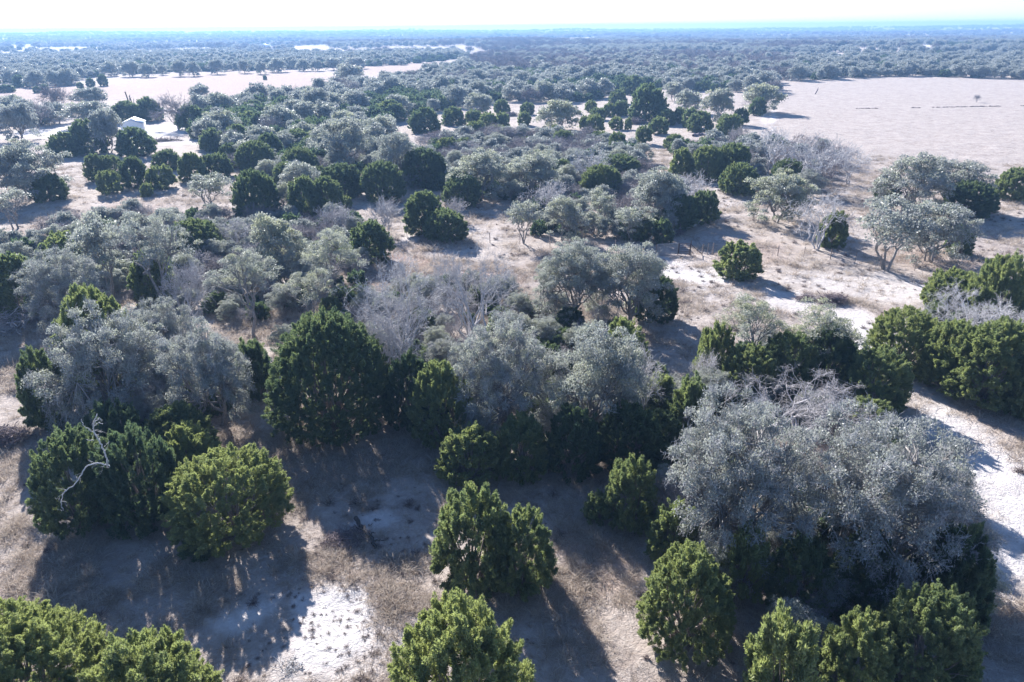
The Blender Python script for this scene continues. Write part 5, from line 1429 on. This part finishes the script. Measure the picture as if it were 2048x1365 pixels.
def pipe_gate():
    A = np.array((17.32, 81.23)); B = np.array((20.02, 81.57)); C = np.array((21.41, 81.33)); D = np.array((22.79, 81.09))
    root = new_obj('pipe_gate', None); root.location = (A[0], A[1], 0)
    def L(p, z): return (p[0] - A[0], p[1] - A[1], z)
    H_ = 1.35
    for p, hh in ((A, 1.42), (B, 1.5), (C, 1.75)):
        m = MB(); rod(m, L(p, -0.3), L(p, hh), 0.055, 8); new_obj('post', m.mesh('post', [M_RUST]), root)
    m = MB()
    for z in (0.12, H_): rod(m, L(A, z), L(B, z), 0.034)
    for t in (0.03, 0.35, 0.66, 0.97):
        p = A + (B - A) * t; rod(m, L(p, 0.12), L(p, H_), 0.03)
    fr = new_obj('mesh_panel', m.mesh('mesh_panel', [M_STEEL]), root)
    m = MB()
    for z in np.linspace(0.2, H_ - 0.08, 9): rod(m, L(A, z), L(B, z), 0.010, 4)
    for t in np.linspace(0.05, 0.95, 22):
        p = A + (B - A) * t; rod(m, L(p, 0.12), L(p, H_), 0.010, 4)
    w = new_obj('wire_mesh', m.mesh('wire_mesh', [M_STEEL]), fr)
    m = MB()
    for z in (0.15, 0.4, 0.65, 0.9, 1.15, H_): rod(m, L(B, z), L(C, z), 0.030)
    for t in (0.06, 0.94):
        p = B + (C - B) * t; rod(m, L(p, 0.15), L(p, H_), 0.03)
    new_obj('rail_panel', m.mesh('rail_panel', [M_RUST]), root)
    m = MB(); rod(m, L(C, 1.3), L(D, 0.1), 0.045); new_obj('brace', m.mesh('brace', [M_RUST]), root)
    tag(root, 'steel farm gate with a wire mesh panel and a dark rail panel', 'gate')
pipe_gate()

def wire_fence(pts, label, seed, sub=3):
    g = np.random.default_rng(seed)
    p = np.array(pts, float)
    t = np.linspace(0, len(p) - 1, (len(p) - 1) * sub + 1)
    q = np.stack([np.interp(t, np.arange(len(p)), p[:, k]) for k in range(2)], -1)
    o = q[0].copy(); q = q - o
    root = new_obj('wire_fence', None); root.location = (o[0], o[1], 0)
    for k, a in enumerate(q):
        hh = g.uniform(1.25, 1.45); l = g.normal(size=2) * 0.04
        m = MB(); rod(m, (a[0], a[1], -0.2), (a[0] + l[0], a[1] + l[1], hh), 0.035 if k % sub else 0.055, 5)
        new_obj('post', m.mesh('post', [M_POST]), root)
    for z in (0.35, 0.65, 0.95, 1.2):
        m = MB(); P = np.concatenate([q, np.full((len(q), 1), z)], 1)
        m.tubes(P[None], np.full((1, len(q)), 0.006), 3)
        new_obj('wire', m.mesh('wire', [M_STEEL]), root)
    return tag(root, label, 'fence')
wire_fence([(22.79, 81.09), (24.14, 81.46), (31.59, 80.45), (37.19, 78.92), (41.79, 76.35), (47.72, 72.85), (55.68, 69.41)], 'low wire fence with thin posts running from the gate past the lone bush', 1, 2)
wire_fence([(17.32, 81.23), (12.74, 83.65), (4.85, 85.39), (-2.70, 87.17), (-9.91, 89.24), (-17.10, 89.45), (-25.22, 90.65), (-36.40, 92.46), (-48.14, 96.19), (-58.36, 98.42), (-66.11, 99.51), (-78.87, 101.35)], 'long wire fence with thin posts crossing behind the groves from the gate', 2, 2)

# ------------------------------------------------------------------ shed, poles, power line, far building
M_SHED = plain_material('white_shed_metal', (0.78, 0.80, 0.82), 0.5, 0.0, 0.05, 2)
M_ROOF = plain_material('pale_roof_metal', (0.55, 0.58, 0.60), 0.4, 0.3, 0.08, 2)
M_DARK = plain_material('dark_opening', (0.05, 0.05, 0.055), 0.6)
def shed(at, w, d, wall, ridge, rz, label, cat='shed', name='metal_shed'):
    root = new_obj(name, None); root.location = (at[0], at[1], ground_z(*at)); root.rotation_euler.z = rz
    mb = MB()
    V = []
    for y in (-d / 2, d / 2):
        V += [(-w / 2, y, -0.2), (w / 2, y, -0.2), (w / 2, y, wall), (0, y, ridge), (-w / 2, y, wall)]
    mb.add(V, Q=[[0, 1, 2, 4], [5, 9, 7, 6], [1, 6, 7, 2], [0, 4, 9, 5]], T=[[2, 3, 4], [7, 9, 8]])
    new_obj('wall', mb.mesh('wall', [M_SHED]), root)
    mb = MB()
    ov = 0.25; tk = 0.08
    for s in (-1, 1):
        sl_ = (ridge - wall) / (w / 2)
        a = (s * (w / 2 + ov), wall - ov * sl_ + 0.01); b = (0, ridge + 0.01)
        for_q = []
        for z in (0, tk):
            for (x, zz) in (a, b):
                for y in (-d / 2 - ov, d / 2 + ov):
                    for_q.append((x, y, zz + z))
        mb.add(for_q, Q=[[0, 1, 3, 2], [4, 6, 7, 5], [0, 4, 5, 1], [2, 3, 7, 6], [0, 2, 6, 4], [1, 5, 7, 3]])
    new_obj('roof', mb.mesh('roof', [M_ROOF]), root)
    mb = MB(); mb.box((w * 0.22, -d / 2 - 0.02, 0.95), (0.9, 0.06, 1.9)); dr = new_obj('door', mb.mesh('door', [M_ROOF]), root)
    mb = MB(); mb.box((w * 0.22 - 0.36, -d / 2 - 0.075, 0.95), (0.06, 0.05, 0.16)); new_obj('handle', mb.mesh('handle', [M_DARK]), dr)
    for x in ((-w * 0.25,) if w < 8 else (-w * 0.3, -w * 0.05, w * 0.38)):
        mb = MB(); mb.box((x, -d / 2 - 0.015, 1.5), (0.8, 0.05, 0.7)); new_obj('window', mb.mesh('window', [M_DARK]), root)
    return tag(root, label, cat)
shed((-100.72, 195.89), 5.0, 7.0, 2.7, 3.7, 0.30, 'small white gabled shed half hidden behind the large dark tree')
shed((-408.28, 1270.89), 20.0, 11.0, 3.6, 5.6, 0.1, 'pale low house far off among the hazy woods', 'house', 'far_house')

def pole(at, h, lean, label, r=0.16, arm=False, name='pole'):
    root = new_obj(name, None); root.location = (at[0], at[1], ground_z(*at))
    m = MB(); rod(m, (0, 0, -0.3), (lean[0], lean[1], h), r, 8); new_obj('shaft', m.mesh('shaft', [M_RUST]), root)
    if arm:
        m = MB(); rod(m, (lean[0] - 0.9, lean[1], h - 0.4), (lean[0] + 0.9, lean[1], h - 0.4), 0.06, 6); new_obj('crossarm', m.mesh('crossarm', [M_RUST]), root)
    else:
        m = MB(); rod(m, (lean[0] * 0.55, lean[1] * 0.5, h * 0.55), (lean[0] * 0.55 + 0.7, 0, h * 0.88), r * 0.5, 6); new_obj('limb', m.mesh('limb', [M_RUST]), root)
    return tag(root, label, 'pole')
pole((-116.72, 228.84), 8.0, (-1.3, 0), 'dark leaning pole, taller of the pair behind the shed', 0.19, name='dead_pole')
pole((-114.46, 226.08), 7.0, (-1.1, 0), 'dark leaning pole, shorter of the pair behind the shed', 0.17, name='dead_pole')
PA, PB = (-383.33, 540.76, 9.00), (-410.03, 839.35, 9.00)
pole(PA[:2], 9.0, (0, 0), 'utility pole beyond the far strip field carrying the long cable', 0.15, True, 'utility_pole')
pole(PB[:2], 9.0, (0, 0), 'utility pole where the long cable ends in hazy woods', 0.15, True, 'utility_pole')
def cable(a, b, sag, r, label):
    a = np.array(a); b = np.array(b)
    t = np.linspace(0, 1, 30)[:, None]
    P = a + (b - a) * t; P[:, 2] += -sag * 4 * t[:, 0] * (1 - t[:, 0])
    m = MB(); m.tubes((P - a)[None], np.full((1, 30), r), 5)
    o = new_obj('power_cable', m.mesh('power_cable', [M_STEEL])); o.location = a
    tag(o, label, 'cable')
cable((PA[0], PA[1], 8.7), (PB[0], PB[1], 8.7), 2.0, 0.05, 'long pale power cable sagging over the hazy woods')
PC, PD = (-141.62, 198.08, 7.00), (-107.72, 213.42, 8.00)
cable(PC, (PD[0], PD[1], 7.6), 0.8, 0.02, 'thin cable reaching the taller leaning pole by the shed')

m = MB(); rod(m, (0, 0, -0.2), (0.9, 0, 2.0), 0.22, 7); rod(m, (0.55, 0, 1.2), (0.95, 0.1, 2.5), 0.10, 6)
o = new_obj('dead_stump', m.mesh('dead_stump', [M_BRUSH])); _p = (121.26, 295.68); o.location = (_p[0], _p[1], 0)
tag(o, 'dark slanting dead stump standing alone in the wide hay field', 'stump')

# one little leafless sapling in the hay field
_q = (163.27, 259.26)
place_tree('B', _q[0], _q[1], 1.2, 2.2, 0.4, 'thin leafless sapling above the dark line across the hay field')

# ------------------------------------------------------------------ haze
def haze():
    mb = MB(); mb.box((0, 0, 0), (11200, 11200, 0))
    z0, z1 = -140.0, 42.0
    V = mb.v[0]; V[:4, 2] = z0; V[4:, 2] = z1
    m, n, out = mat_new('haze_air')
    pv = node(n, 'ShaderNodeVolumePrincipled')
    pv.inputs['Color'].default_value = (0.27, 0.48, 0.82, 1)
    pv.inputs['Density'].default_value = HAZE
    pv.inputs['Anisotropy'].default_value = 0.2
    n.links.new(pv.outputs[0], out.inputs['Volume'])
    o = new_obj('haze', mb.mesh('haze', [m]))
    tag(o, 'thin blue air haze over the whole landscape', 'haze', kind='stuff')
HAZE = 0.00036
haze()
